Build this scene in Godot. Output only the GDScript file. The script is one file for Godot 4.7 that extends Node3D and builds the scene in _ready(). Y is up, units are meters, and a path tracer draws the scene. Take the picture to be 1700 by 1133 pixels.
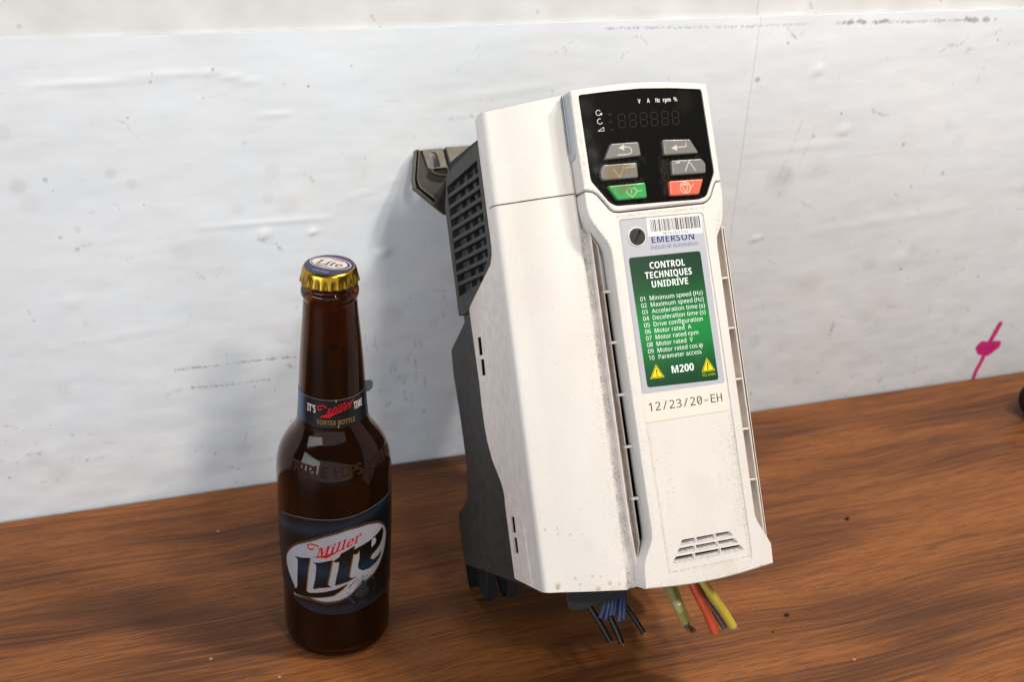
extends Node3D
# Close-up on a workbench: a motor drive leaning back against a white papered wall, a brown beer bottle beside it.
# Lengths are millimetres in the builders below and become metres as meshes are committed.

const MM := 0.001
const LEAN := 0.5397                      # the drive leans back by this angle (radians)
const DRIVE_AT := Vector3(24.86, 5.59, 130.28)
const BOTTLE_AT := Vector3(-58.29, 0.0, 159.33)
const FACING := -0.1951                   # the bottle's label faces this way (radians about y)

var rng := RandomNumberGenerator.new()
var mats := {}

# ---------------------------------------------------------------- mesh builder
class Shape:
	var v := PackedVector3Array()
	var n := PackedVector3Array()
	var t := PackedVector2Array()
	func tri(a: Vector3, b: Vector3, c: Vector3, na: Vector3, nb: Vector3, nc: Vector3, ta := Vector2.ZERO, tb := Vector2.ZERO, tc := Vector2.ZERO) -> void:
		var f := (b - a).cross(c - a)
		if f.length_squared() < 1e-14:
			return
		if f.dot(na + nb + nc) > 0.0:
			v.append_array([a, c, b]); n.append_array([na, nc, nb]); t.append_array([ta, tc, tb])
		else:
			v.append_array([a, b, c]); n.append_array([na, nb, nc]); t.append_array([ta, tb, tc])
	func quad(a: Vector3, b: Vector3, c: Vector3, d: Vector3, na: Vector3, nb: Vector3, nc: Vector3, nd: Vector3, ta := Vector2.ZERO, tb := Vector2.ZERO, tc := Vector2.ZERO, td := Vector2.ZERO) -> void:
		tri(a, b, c, na, nb, nc, ta, tb, tc)
		tri(a, c, d, na, nc, nd, ta, tc, td)
	func flat(a: Vector3, b: Vector3, c: Vector3, d: Vector3, out: Vector3) -> void:
		var m := (b - a).cross(c - a)
		if m.length_squared() < 1e-14:
			m = (c - a).cross(d - a)
		m = m.normalized()
		if m.dot(out) < 0.0:
			m = -m
		quad(a, b, c, d, m, m, m, m)
	func mesh() -> ArrayMesh:
		var p := PackedVector3Array()
		p.resize(v.size())
		for i in v.size():
			p[i] = v[i] * MM
		var a := []
		a.resize(Mesh.ARRAY_MAX)
		a[Mesh.ARRAY_VERTEX] = p
		a[Mesh.ARRAY_NORMAL] = n
		a[Mesh.ARRAY_TEX_UV] = t
		var st := SurfaceTool.new()
		st.create_from_arrays(a)
		st.index()
		st.generate_tangents()
		return st.commit()

func part(called: String, s, material: Material, parent: Node = self) -> MeshInstance3D:
	var o := MeshInstance3D.new()
	o.name = called
	o.mesh = s.mesh() if s is Shape else s
	o.material_override = material
	parent.add_child(o, true)
	return o

func tag(o: Node, label: String, category := "", group := "") -> Node:
	o.set_meta("label", label)
	if category: o.set_meta("category", category)
	if group: o.set_meta("group", group)
	return o

func poly(a: Array) -> PackedVector2Array:
	var p := PackedVector2Array()
	for i in range(0, a.size(), 2):
		p.append(Vector2(a[i], a[i + 1]))
	return p

func ccw(p: PackedVector2Array) -> PackedVector2Array:
	var q := p.duplicate()
	if Geometry2D.is_polygon_clockwise(q) :
		q.reverse()
	var s := 0.0
	for i in q.size():
		s += q[i].cross(q[(i + 1) % q.size()])
	if s < 0.0:
		q.reverse()
	return q

func rounded(p0: PackedVector2Array, r: float, steps := 4) -> PackedVector2Array:
	var p := ccw(p0)
	var out := PackedVector2Array()
	for i in p.size():
		var a := p[(i + p.size() - 1) % p.size()]
		var b := p[i]
		var c := p[(i + 1) % p.size()]
		var d := minf(r, 0.45 * minf(a.distance_to(b), c.distance_to(b)))
		var s := b + (a - b).normalized() * d
		var e := b + (c - b).normalized() * d
		for k in steps + 1:
			var t := k / float(steps)
			out.append(s.lerp(b, t).lerp(b.lerp(e, t), t))
	return out

func rect(x0: float, y0: float, x1: float, y1: float) -> PackedVector2Array:
	return poly([x0, y0, x1, y0, x1, y1, x0, y1])

func disc(c: Vector2, rx: float, ry: float = -1.0, turn := 0.0, k := 40) -> PackedVector2Array:
	var p := PackedVector2Array()
	for i in k:
		var a := TAU * i / k
		p.append(c + Vector2(cos(a) * rx, sin(a) * (ry if ry > 0.0 else rx)).rotated(turn))
	return p

func stroke(p: Array, width: float, closed := false) -> Array:
	var line := poly(p)
	if closed:
		line.append(line[0])
	var all := []
	for i in line.size() - 1:
		all.append_array(Geometry2D.offset_polyline(PackedVector2Array([line[i], line[i + 1]]), width / 2.0, Geometry2D.JOIN_ROUND, Geometry2D.END_ROUND))
	return all

# A plate: an outline with holes, raised from w0 to w1 with a rounded front edge. «frame» turns (x, y, w) into the parent's axes,
# «crown» lifts the front as a function of x.
const UVW := Basis(Vector3(1, 0, 0), Vector3(0, 1, 0), Vector3(0, 0, 1))
const SIDE := Basis(Vector3(0, 1, 0), Vector3(0, 0, 1), Vector3(-1, 0, 0))     # x = v, y = w, raised towards -u
func plate(s: Shape, outline: PackedVector2Array, holes: Array, w0: float, w1: float, bevel: float, opt := {}) -> void:
	var frame: Basis = opt.get("frame", UVW)
	var crown: Callable = opt.get("crown", func(_x): return 0.0)
	var step: float = opt.get("step", 1000.0)
	var uv: Rect2 = opt.get("uv", Rect2(0, 0, 100, 100))
	var hole_depth: float = opt.get("hole_depth", w1 - w0)
	var p := ccw(outline)
	var q := PackedVector2Array()
	for i in p.size():
		if p[i].distance_to(p[(i + 1) % p.size()]) > 1e-4:
			q.append(p[i])
	p = q
	var k := p.size()
	var edge := []                          # outward normal of each edge
	for i in k:
		var d := (p[(i + 1) % k] - p[i]).normalized()
		edge.append(Vector2(d.y, -d.x))
	var miter := []
	var smooth := []
	for i in k:
		var a: Vector2 = edge[(i + k - 1) % k]
		var b: Vector2 = edge[i]
		var m := (a + b)
		m = m.normalized() if m.length() > 1e-3 else b
		miter.append(m / maxf(0.35, m.dot(b)))
		smooth.append(a.dot(b) > 0.75)
	var steps := 3 if bevel > 0.0 else 0
	var put := func(x: Vector2, w: float) -> Vector3: return frame * Vector3(x.x, x.y, w + crown.call(x.x))
	var rings := []                          # [inset, height, angle]
	rings.append([0.0, w0, 0.0])
	for j in steps + 1:
		var a := PI / 2 * j / maxf(1.0, steps) if steps else 0.0
		rings.append([bevel * (1.0 - cos(a)), w1 - bevel + bevel * sin(a), a])
	for j in rings.size() - 1:
		var r0: Array = rings[j]
		var r1: Array = rings[j + 1]
		for i in k:
			var i2 := (i + 1) % k
			var na: Vector2 = (edge[(i + k - 1) % k] + edge[i]).normalized() if smooth[i] else edge[i]
			var nb: Vector2 = (edge[i] + edge[i2]).normalized() if smooth[i2] else edge[i]
			var N := func(m: Vector2, ang: float) -> Vector3: return (frame * Vector3(m.x * cos(ang), m.y * cos(ang), sin(ang))).normalized()
			var a0: Vector2 = p[i] - miter[i] * r0[0]
			var b0: Vector2 = p[i2] - miter[i2] * r0[0]
			var a1: Vector2 = p[i] - miter[i] * r1[0]
			var b1: Vector2 = p[i2] - miter[i2] * r1[0]
			var T := func(x: Vector2) -> Vector2: return Vector2((x.x - uv.position.x) / uv.size.x, 1.0 - (x.y - uv.position.y) / uv.size.y)
			var wall: float = opt.get("wall_uv", 8.0) if j == 0 else 0.0
			s.quad(put.call(a0, r0[1]), put.call(b0, r0[1]), put.call(b1, r1[1]), put.call(a1, r1[1]), N.call(na, r0[2]), N.call(nb, r0[2]), N.call(nb, r1[2]), N.call(na, r1[2]), T.call(a0 + miter[i] * wall), T.call(b0 + miter[i2] * wall), T.call(b1), T.call(a1))
	var top := PackedVector2Array()
	for i in k:
		top.append(p[i] - miter[i] * bevel)
	cap(s, top, holes, w1, frame, crown, step, uv, 1.0)
	if opt.get("back", true):
		cap(s, p, holes, w0, frame, crown, step, uv, -1.0)
	for hole in holes:
		var h := ccw(hole)
		for i in h.size():
			var a := h[i]
			var b := h[(i + 1) % h.size()]
			var d := (b - a).normalized()
			s.flat(put.call(a, w1), put.call(b, w1), put.call(b, w1 - hole_depth), put.call(a, w1 - hole_depth), frame * Vector3(-d.y, d.x, 0))

func cap(s: Shape, outline: PackedVector2Array, holes: Array, w: float, frame: Basis, crown: Callable, step: float, uv: Rect2, side: float) -> void:
	var lo := 1e9
	var hi := -1e9
	for x in outline:
		lo = minf(lo, x.x)
		hi = maxf(hi, x.x)
	var cuts := [lo - 1.0]
	for hole in holes:                       # every hole is cut through its middle, so that no piece keeps a hole
		var c := 0.0
		for x in hole:
			c += x.x / hole.size()
		cuts.append(c + 0.0137)
	var x0 := lo + step
	while x0 < hi - 0.2:
		cuts.append(x0)
		x0 += step
	cuts.append(hi + 1.0)
	cuts.sort()
	for i in cuts.size() - 1:
		if cuts[i + 1] - cuts[i] < 1e-4:
			continue
		var pieces := [outline]
		if cuts.size() > 2:
			pieces = Geometry2D.intersect_polygons(outline, rect(cuts[i], -2000, cuts[i + 1], 2000))
		for hole in holes:
			var left := []
			for piece in pieces:
				left.append_array(Geometry2D.clip_polygons(piece, hole))
			pieces = left
		for piece in pieces:
			var ix := Geometry2D.triangulate_polygon(piece)
			for j in range(0, ix.size(), 3):
				var P := []
				var N := []
				var T := []
				for m in 3:
					var x: Vector2 = piece[ix[j + m]]
					P.append(frame * Vector3(x.x, x.y, w + crown.call(x.x)))
					var slope: float = (crown.call(x.x + 0.5) - crown.call(x.x - 0.5))
					N.append((frame * Vector3(-slope, 0, 1)).normalized() * side)
					T.append(Vector2((x.x - uv.position.x) / uv.size.x, 1.0 - (x.y - uv.position.y) / uv.size.y))
				s.tri(P[0], P[1], P[2], N[0], N[1], N[2], T[0], T[1], T[2])

# A block with chamfered edges
func block(s: Shape, lo: Vector3, hi: Vector3, bevel := 0.3) -> void:
	plate(s, rounded(rect(lo.x, lo.y, hi.x, hi.y), bevel, 2), [], lo.z, hi.z, minf(bevel, (hi.z - lo.z) * 0.4))

func tube(s: Shape, path: Array, radii: Array, k := 14, flatten := 1.0) -> void:
	var rings := []
	var dirs := []
	var x := Vector3.RIGHT
	for i in path.size():
		var d: Vector3 = (path[mini(i + 1, path.size() - 1)] - path[maxi(i - 1, 0)]).normalized()
		x = (x - d * x.dot(d)).normalized()
		var y := d.cross(x)
		var ring := []
		for j in k:
			var a := TAU * j / k
			var m := x * cos(a) + y * sin(a) * flatten
			ring.append([path[i] + m * radii[i], (x * cos(a) * flatten + y * sin(a)).normalized()])
		rings.append(ring)
		dirs.append(d)
	for i in rings.size() - 1:
		for j in k:
			var a = rings[i][j]
			var b = rings[i][(j + 1) % k]
			var c = rings[i + 1][(j + 1) % k]
			var d = rings[i + 1][j]
			s.quad(a[0], b[0], c[0], d[0], a[1], b[1], c[1], d[1], Vector2(j / float(k), i), Vector2((j + 1) / float(k), i), Vector2((j + 1) / float(k), i + 1), Vector2(j / float(k), i + 1))
	for e in [0, rings.size() - 1]:
		var n: Vector3 = dirs[e] * (-1.0 if e == 0 else 1.0)
		for j in k:
			s.tri(path[e], rings[e][j][0], rings[e][(j + 1) % k][0], n, n, n)

# A turned shape about y: profile of (radius, height), bent sharper than 40 degrees is an edge
func lathe(s: Shape, prof: PackedVector2Array, k := 96) -> void:
	var m := prof.size()
	var nrm := []
	for i in m - 1:
		var d := (prof[i + 1] - prof[i]).normalized()
		nrm.append(Vector2(d.y, -d.x))
	for i in m - 1:
		var n0: Vector2 = nrm[i]
		var n1: Vector2 = nrm[i]
		if i > 0 and nrm[i - 1].dot(nrm[i]) > 0.76:
			n0 = (nrm[i - 1] + nrm[i]).normalized()
		if i < m - 2 and nrm[i + 1].dot(nrm[i]) > 0.76:
			n1 = (nrm[i + 1] + nrm[i]).normalized()
		for j in k:
			var a := TAU * j / k
			var b := TAU * (j + 1) / k
			var A := Vector3(sin(a), 0, cos(a))
			var B := Vector3(sin(b), 0, cos(b))
			var U := Vector3.UP
			s.quad(A * prof[i].x + U * prof[i].y, B * prof[i].x + U * prof[i].y, B * prof[i + 1].x + U * prof[i + 1].y, A * prof[i + 1].x + U * prof[i + 1].y,
				A * n0.x + U * n0.y, B * n0.x + U * n0.y, B * n1.x + U * n1.y, A * n1.x + U * n1.y)

# ---------------------------------------------------------------- flat print: a small canvas in millimetres
class Canvas:
	var im: Image
	var ppm: float
	var at: Vector2
	var size: Vector2
	func _init(lo: Vector2, hi: Vector2, pixels_per_mm: float, back: Color) -> void:
		at = lo
		size = hi - lo
		ppm = pixels_per_mm
		im = Image.create(int(size.x * ppm), int(size.y * ppm), false, Image.FORMAT_RGB8)
		im.fill(back)
	func fill(p: PackedVector2Array, c: Variant) -> void:
		var q := PackedVector2Array()
		var lo := 1e9
		var hi := -1e9
		var h := im.get_height()
		for x in p:
			var y := (size.y - (x.y - at.y)) * ppm
			q.append(Vector2((x.x - at.x) * ppm, y))
			lo = minf(lo, y)
			hi = maxf(hi, y)
		for row in range(maxi(0, int(floor(lo))), mini(h, int(ceil(hi)) + 1)):
			var y := row + 0.5
			var xs := PackedFloat32Array()
			for i in q.size():
				var a := q[i]
				var b := q[(i + 1) % q.size()]
				if (a.y <= y) != (b.y <= y):
					xs.append(a.x + (y - a.y) / (b.y - a.y) * (b.x - a.x))
			xs.sort()
			var col: Color = c.call(at.y + size.y - y / ppm) if c is Callable else c
			for i in range(0, xs.size() - 1, 2):
				var x0 := int(round(xs[i]))
				var x1 := int(round(xs[i + 1]))
				if x1 > x0:
					im.fill_rect(Rect2i(x0, row, x1 - x0, 1), col)
	func fill_all(ps: Array, c: Variant) -> void:
		for p in ps:
			fill(p, c)
	func dot(x: Vector2, r: float, c: Color, a: float) -> void:     # a soft spot laid over what is there
		var px := Vector2((x.x - at.x) * ppm, (size.y - (x.y - at.y)) * ppm)
		var R := r * ppm
		for j in range(maxi(0, int(px.y - R)), mini(im.get_height(), int(px.y + R) + 1)):
			for i in range(maxi(0, int(px.x - R)), mini(im.get_width(), int(px.x + R) + 1)):
				var d := Vector2(i + 0.5, j + 0.5).distance_to(px) / R
				if d < 1.0:
					im.set_pixel(i, j, im.get_pixel(i, j).lerp(c, a * minf(1.0, 2.0 * (1.0 - d))))
	func smear(a: Vector2, b: Vector2, r: float, c: Color, alpha: float, r2: RandomNumberGenerator, gaps := 0.4) -> void:
		var n := maxi(1, int(a.distance_to(b) / (r * 0.7)))
		for i in n + 1:
			if r2.randf() > gaps:
				dot(a.lerp(b, i / float(n)) + Vector2(r2.randfn(0, r * 0.25), r2.randfn(0, r * 0.25)), r * r2.randf_range(0.5, 1.2), c, alpha * r2.randf_range(0.3, 1.0))
	func texture(shrink := 2) -> ImageTexture:
		var o: Image = im
		if shrink > 1:
			o.resize(im.get_width() / shrink, im.get_height() / shrink, Image.INTERPOLATE_TRILINEAR if false else Image.INTERPOLATE_LANCZOS)
		return ImageTexture.create_from_image(o)

var fonts := {}
func font(which: String, weight := 400) -> SystemFont:
	var key := which + str(weight)
	if not fonts.has(key):
		var f := SystemFont.new()
		f.font_names = PackedStringArray([which])
		f.font_weight = weight
		fonts[key] = f
	return fonts[key]

var baselines := {}
func text_mesh(s: String, f: Font, depth := 0.0) -> TextMesh:
	var m := TextMesh.new()
	m.font = f
	m.font_size = 64
	m.pixel_size = 1.0
	m.depth = depth
	m.curve_step = 1.5
	m.text = s
	return m

# Letters as triangles with the baseline at y = 0, capitals 1 high, centred on x = 0
func letters(s: String, f: Font) -> PackedVector2Array:
	if not baselines.has(f):
		var r := text_mesh("H", f).get_aabb()
		var lo := 1e9
		var hi := -1e9
		for x in text_mesh("H", f).surface_get_arrays(0)[0]:
			lo = minf(lo, x.y)
			hi = maxf(hi, x.y)
		baselines[f] = [lo, hi - lo, r]
	var b: Array = baselines[f]
	var a := text_mesh(s, f).surface_get_arrays(0)
	var out := PackedVector2Array()
	var ix: PackedInt32Array = a[Mesh.ARRAY_INDEX]
	var left := 1e9
	var right := -1e9
	for i in ix:
		var x: Vector3 = a[0][i]
		out.append(Vector2(x.x, x.y - b[0]) / b[1])
		left = minf(left, out[-1].x)
		right = maxf(right, out[-1].x)
	for i in out.size():
		out[i].x -= (left + right) / 2.0
	return out

func write(c: Canvas, s: String, f: Font, high: float, x: Vector2, col: Variant, opt := {}) -> void:
	var l := letters(s, f)
	var wide: float = opt.get("wide", 1.0)
	if opt.has("width"):
		var hi := 0.0
		for p in l:
			hi = maxf(hi, p.x)
		wide = opt.width / (2.0 * hi * high)
	var shear: float = opt.get("shear", 0.0)
	var turn: float = opt.get("turn", 0.0)
	var shift := 0.0
	if opt.get("left", false):
		for p in l:
			shift = maxf(shift, p.x * high * wide)
	for i in range(0, l.size(), 3):
		var t := PackedVector2Array()
		for j in 3:
			var p := l[i + j]
			t.append(x + Vector2((p.x + p.y * shear) * high * wide + shift, p.y * high).rotated(turn))
		c.fill(t, col)

# ---------------------------------------------------------------- materials
func lin(r: float, g: float, b: float) -> Color:
	return Color(r, g, b).linear_to_srgb()

func mat(called: String, c: Color, rough: float, opt := {}) -> StandardMaterial3D:
	if mats.has(called):
		return mats[called]
	var m := StandardMaterial3D.new()
	m.resource_name = called
	m.albedo_color = c
	m.roughness = rough
	for key in opt:
		m.set(key, opt[key])
	mats[called] = m
	return m

func noise(seed_: int, freq: float, octaves := 4, kind := FastNoiseLite.TYPE_SIMPLEX_SMOOTH) -> FastNoiseLite:
	var f := FastNoiseLite.new()
	f.seed = seed_
	f.noise_type = kind
	f.frequency = freq
	f.fractal_octaves = octaves
	return f

func bump(seed_: int, freq: float, strength: float, size := 512) -> ImageTexture:
	var im := noise(seed_, freq, 4).get_seamless_image(size, size)
	im.convert(Image.FORMAT_RGBA8)
	im.bump_map_to_normal_map(strength)
	return ImageTexture.create_from_image(im)

func speckled(seed_: int, base: Color, speck: Color, count: int, strength: float, size := 512) -> ImageTexture:
	var r := RandomNumberGenerator.new()
	r.seed = seed_
	var c := Canvas.new(Vector2.ZERO, Vector2(size, size), 1.0, base)
	var f := noise(seed_ + 5, 0.012, 3)
	for y in size:
		for x in size:
			var k := f.get_noise_2d(x, y) * 0.05
			c.im.set_pixel(x, y, Color(base.r + k, base.g + k, base.b + k * 1.1))
	for i in count:
		var p := Vector2(r.randf() * size, r.randf() * size)
		if f.get_noise_2d(p.x * 0.7, p.y * 0.7) + 0.25 < r.randf_range(-0.2, 0.6):
			continue
		c.dot(p, r.randf_range(0.9, 2.8), speck, strength * r.randf_range(0.3, 1.0))
	return ImageTexture.create_from_image(c.im)

func triplanar(m: StandardMaterial3D, per_mm: float) -> StandardMaterial3D:
	m.uv1_triplanar = true
	m.uv1_scale = Vector3.ONE * per_mm * 1000.0
	return m

# ================================================================ the scene
func _ready() -> void:
	rng.seed = 20
	# camera
	var cam := Camera3D.new()
	cam.name = "camera"
	cam.position = Vector3(-0.16708, 0.47666, 0.70992)
	cam.rotation_order = EULER_ORDER_YXZ
	cam.rotation = Vector3(-0.4742, -0.3613, 0.0528)
	var lens := CameraAttributesPhysical.new()
	lens.frustum_focal_length = 42.71
	lens.frustum_focus_distance = 0.62
	lens.frustum_near = 0.05
	lens.frustum_far = 30.0
	lens.exposure_aperture = 13.0
	cam.attributes = lens
	cam.fov = 31.40
	cam.near = 0.05
	cam.far = 30.0
	add_child(cam)
	cam.current = true
	# surroundings: a dim room
	var we := WorldEnvironment.new()
	we.name = "surroundings"
	var e := Environment.new()
	e.background_mode = Environment.BG_COLOR
	e.background_color = lin(0.035, 0.035, 0.037)
	e.tonemap_mode = Environment.TONE_MAPPER_LINEAR
	e.tonemap_exposure = 0.94
	e.sdfgi_enabled = true
	e.ssao_enabled = true
	e.ssil_enabled = true
	we.environment = e
	add_child(we)
	# lamps, all outside the picture: a warm work lamp up to the right of the camera, ceiling lights, and two added fill panels
	lamp("work_lamp", Vector3(0.115, 0.82, 0.85), Vector3(0.06, 0.1, 0.08), Vector2(0.08, 0.08), Color(1.0, 0.96, 0.90), 0.28)
	lamp("ceiling_light_over_bench", Vector3(0.66, 1.24, 0.52), Vector3(0.14, 0.05, 0.2), Vector2(0.10, 0.10), Color(1.0, 0.975, 0.94), 1.06)
	lamp("ceiling_light_beside", Vector3(0.42, 1.28, 0.36), Vector3(0.12, 0.05, 0.2), Vector2(0.10, 0.10), Color(1.0, 0.975, 0.94), 0.64)
	lamp("fill_light", Vector3(-1.05, 0.60, 2.75), Vector3(0.25, 0.15, 0.0), Vector2(6.0, 2.0), Color(0.97, 0.985, 1.0), 3.8)  # added broad fill panel for the wall, not an actual window
	lamp("fill_light_left", Vector3(-2.0, 0.75, 1.15), Vector3(0.0, 0.1, 0.0), Vector2(1.6, 0.9), Color(0.92, 0.96, 1.0), 2.7)  # added bluish fill from the left, lifts the drive's wall shadow

	make_materials()
	build_wall()
	build_table()
	build_drive()
	build_bottle()
	build_small_things()

func lamp(called: String, from: Vector3, to: Vector3, size: Vector2, c: Color, energy: float) -> void:
	var l := AreaLight3D.new()
	l.name = called
	l.area_size = size
	l.area_normalize_energy = true
	l.light_color = c
	l.light_energy = energy
	l.shadow_enabled = true
	l.area_range = 8.0
	l.area_attenuation = 2.0
	add_child(l)
	l.look_at_from_position(from, to, Vector3.UP if absf((to - from).normalized().y) < 0.98 else Vector3.FORWARD)

func make_materials() -> void:
	var grain := bump(3, 0.12, 2.0, 256)
	var w := mat("cream_plastic", Color.WHITE, 0.42, {"albedo_texture": speckled(11, Color(0.868, 0.828, 0.794), Color(0.55, 0.48, 0.42), 3000, 0.35, 1024), "normal_enabled": true, "normal_texture": grain, "normal_scale": 0.03})
	triplanar(w, 1.0 / 110.0)
	var d := mat("dusty_cream_plastic", Color.WHITE, 0.8, {"albedo_texture": speckled(12, Color(0.80, 0.79, 0.78), Color(0.30, 0.28, 0.26), 16000, 0.6, 512)})
	triplanar(d, 1.0 / 60.0)
	var k := mat("dark_plastic", Color.WHITE, 0.62, {"albedo_texture": speckled(13, Color(0.185, 0.178, 0.170), Color(0.31, 0.32, 0.27), 5000, 0.35, 512), "normal_enabled": true, "normal_texture": grain, "normal_scale": 0.08})
	triplanar(k, 1.0 / 70.0)
	mat("black_inside", Color(0.05, 0.05, 0.055), 0.8)
	var a := mat("dusty_aluminium", Color.WHITE, 0.55, {"metallic": 0.35, "albedo_texture": speckled(14, Color(0.42, 0.40, 0.355), Color(0.22, 0.2, 0.14), 5000, 0.6, 512)})
	triplanar(a, 1.0 / 60.0)
	mat("fin_aluminium", Color(0.42, 0.46, 0.56), 0.35, {"metallic": 0.7})
	mat("black_rubbery", Color(0.06, 0.058, 0.055), 0.38)
	mat("grey_clip", Color(0.66, 0.68, 0.70), 0.4)

# ---------------------------------------------------------------- the wall behind
func wall_relief(x: float, y: float, f: FastNoiseLite, g: FastNoiseLite) -> float:
	var z := 0.36 * f.get_noise_2d(x * 0.45, y) + 0.16 * g.get_noise_2d(x * 0.6, y)
	# long creases: from, to, height, width
	for c in [[-190, 283, -95, 287, 0.75, 2.2], [-95, 287, -62, 279, 0.55, 2.0], [-106, 192, -25, 191, 0.6, 2.0], [-66, 260, -48, 260, 0.45, 1.6], [-23, 200, 20, 214, 0.35, 2.5], [40, 262, 120, 270, 0.4, 3.0], [270, 214, 350, 218, 0.4, 3.0], [330, 150, 470, 158, 0.5, 4.0], [-200, 120, -120, 128, 0.4, 3.0], [345, 105, 360, 185, 0.35, 3.0]]:
		var a := Vector2(c[0], c[1])
		var b := Vector2(c[2], c[3])
		var p := Vector2(x, y)
		if absf(p.y - (a.y + b.y) / 2.0) > 60.0:
			continue
		var q := Geometry2D.get_closest_point_to_segment(p, a, b)
		var d := p.distance_to(q) / float(c[5])
		if d < 3.0:
			var along := q.distance_to(a) / a.distance_to(b)
			z += 0.6 * c[4] * exp(-d * d) * (0.55 + 0.45 * sin(along * PI))
	for c in [[-67, 184, 1.0, 4.0], [-37, 183, 0.9, 3.0], [9, 164, 1.5, 4.5], [316, 271, 0.8, 4.0], [345, 226, 0.7, 5.0], [-185, 150, 0.5, 7.0], [286, 148, 0.7, 4.0], [420, 120, 0.6, 8.0]]:
		var d := Vector2(x - c[0], (y - c[1]) * 1.5).length() / float(c[3])
		if d < 3.0:
			z += c[2] * exp(-d * d)
	return z

func sheet(x0: float, x1: float, y0: float, y1: float, z: float, step: float, f: FastNoiseLite, g: FastNoiseLite, uv: Rect2, flatness := 1.0) -> Shape:
	var s := Shape.new()
	var nx := int(ceil((x1 - x0) / step))
	var ny := int(ceil((y1 - y0) / step))
	var P := []
	var N := []
	var T := []
	for j in ny + 1:
		for i in nx + 1:
			var x := lerpf(x0, x1, i / float(nx))
			var y := lerpf(y0, y1, j / float(ny))
			var h := wall_relief(x, y, f, g)
			var hx := wall_relief(x + 1.0, y, f, g)
			var hy := wall_relief(x, y + 1.0, f, g)
			P.append(Vector3(x, y, z + h * flatness))
			N.append(Vector3(-(hx - h) * flatness, -(hy - h) * flatness, 1).normalized())
			T.append(Vector2((x - uv.position.x) / uv.size.x, 1.0 - (y - uv.position.y) / uv.size.y))
	for j in ny:
		for i in nx:
			var a := j * (nx + 1) + i
			var c := a + nx + 2
			s.quad(P[a], P[a + 1], P[c], P[c - 1], N[a], N[a + 1], N[c], N[c - 1], T[a], T[a + 1], T[c], T[c - 1])
	# the sheet's own thickness along its rim
	for j in ny:
		for i in [0, nx]:
			var a := j * (nx + 1) + int(i)
			var b := a + nx + 1
			var back := Vector3(0, 0, 0.9)
			s.flat(P[a], P[b], P[b] - back, P[a] - back, Vector3(-1 if i == 0 else 1, 0, 0))
	for i in nx:
		var a := ny * (nx + 1) + i
		var back := Vector3(0, 0, 0.9)
		s.flat(P[a], P[a + 1], P[a + 1] - back, P[a] - back, Vector3.UP)
	return s

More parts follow.
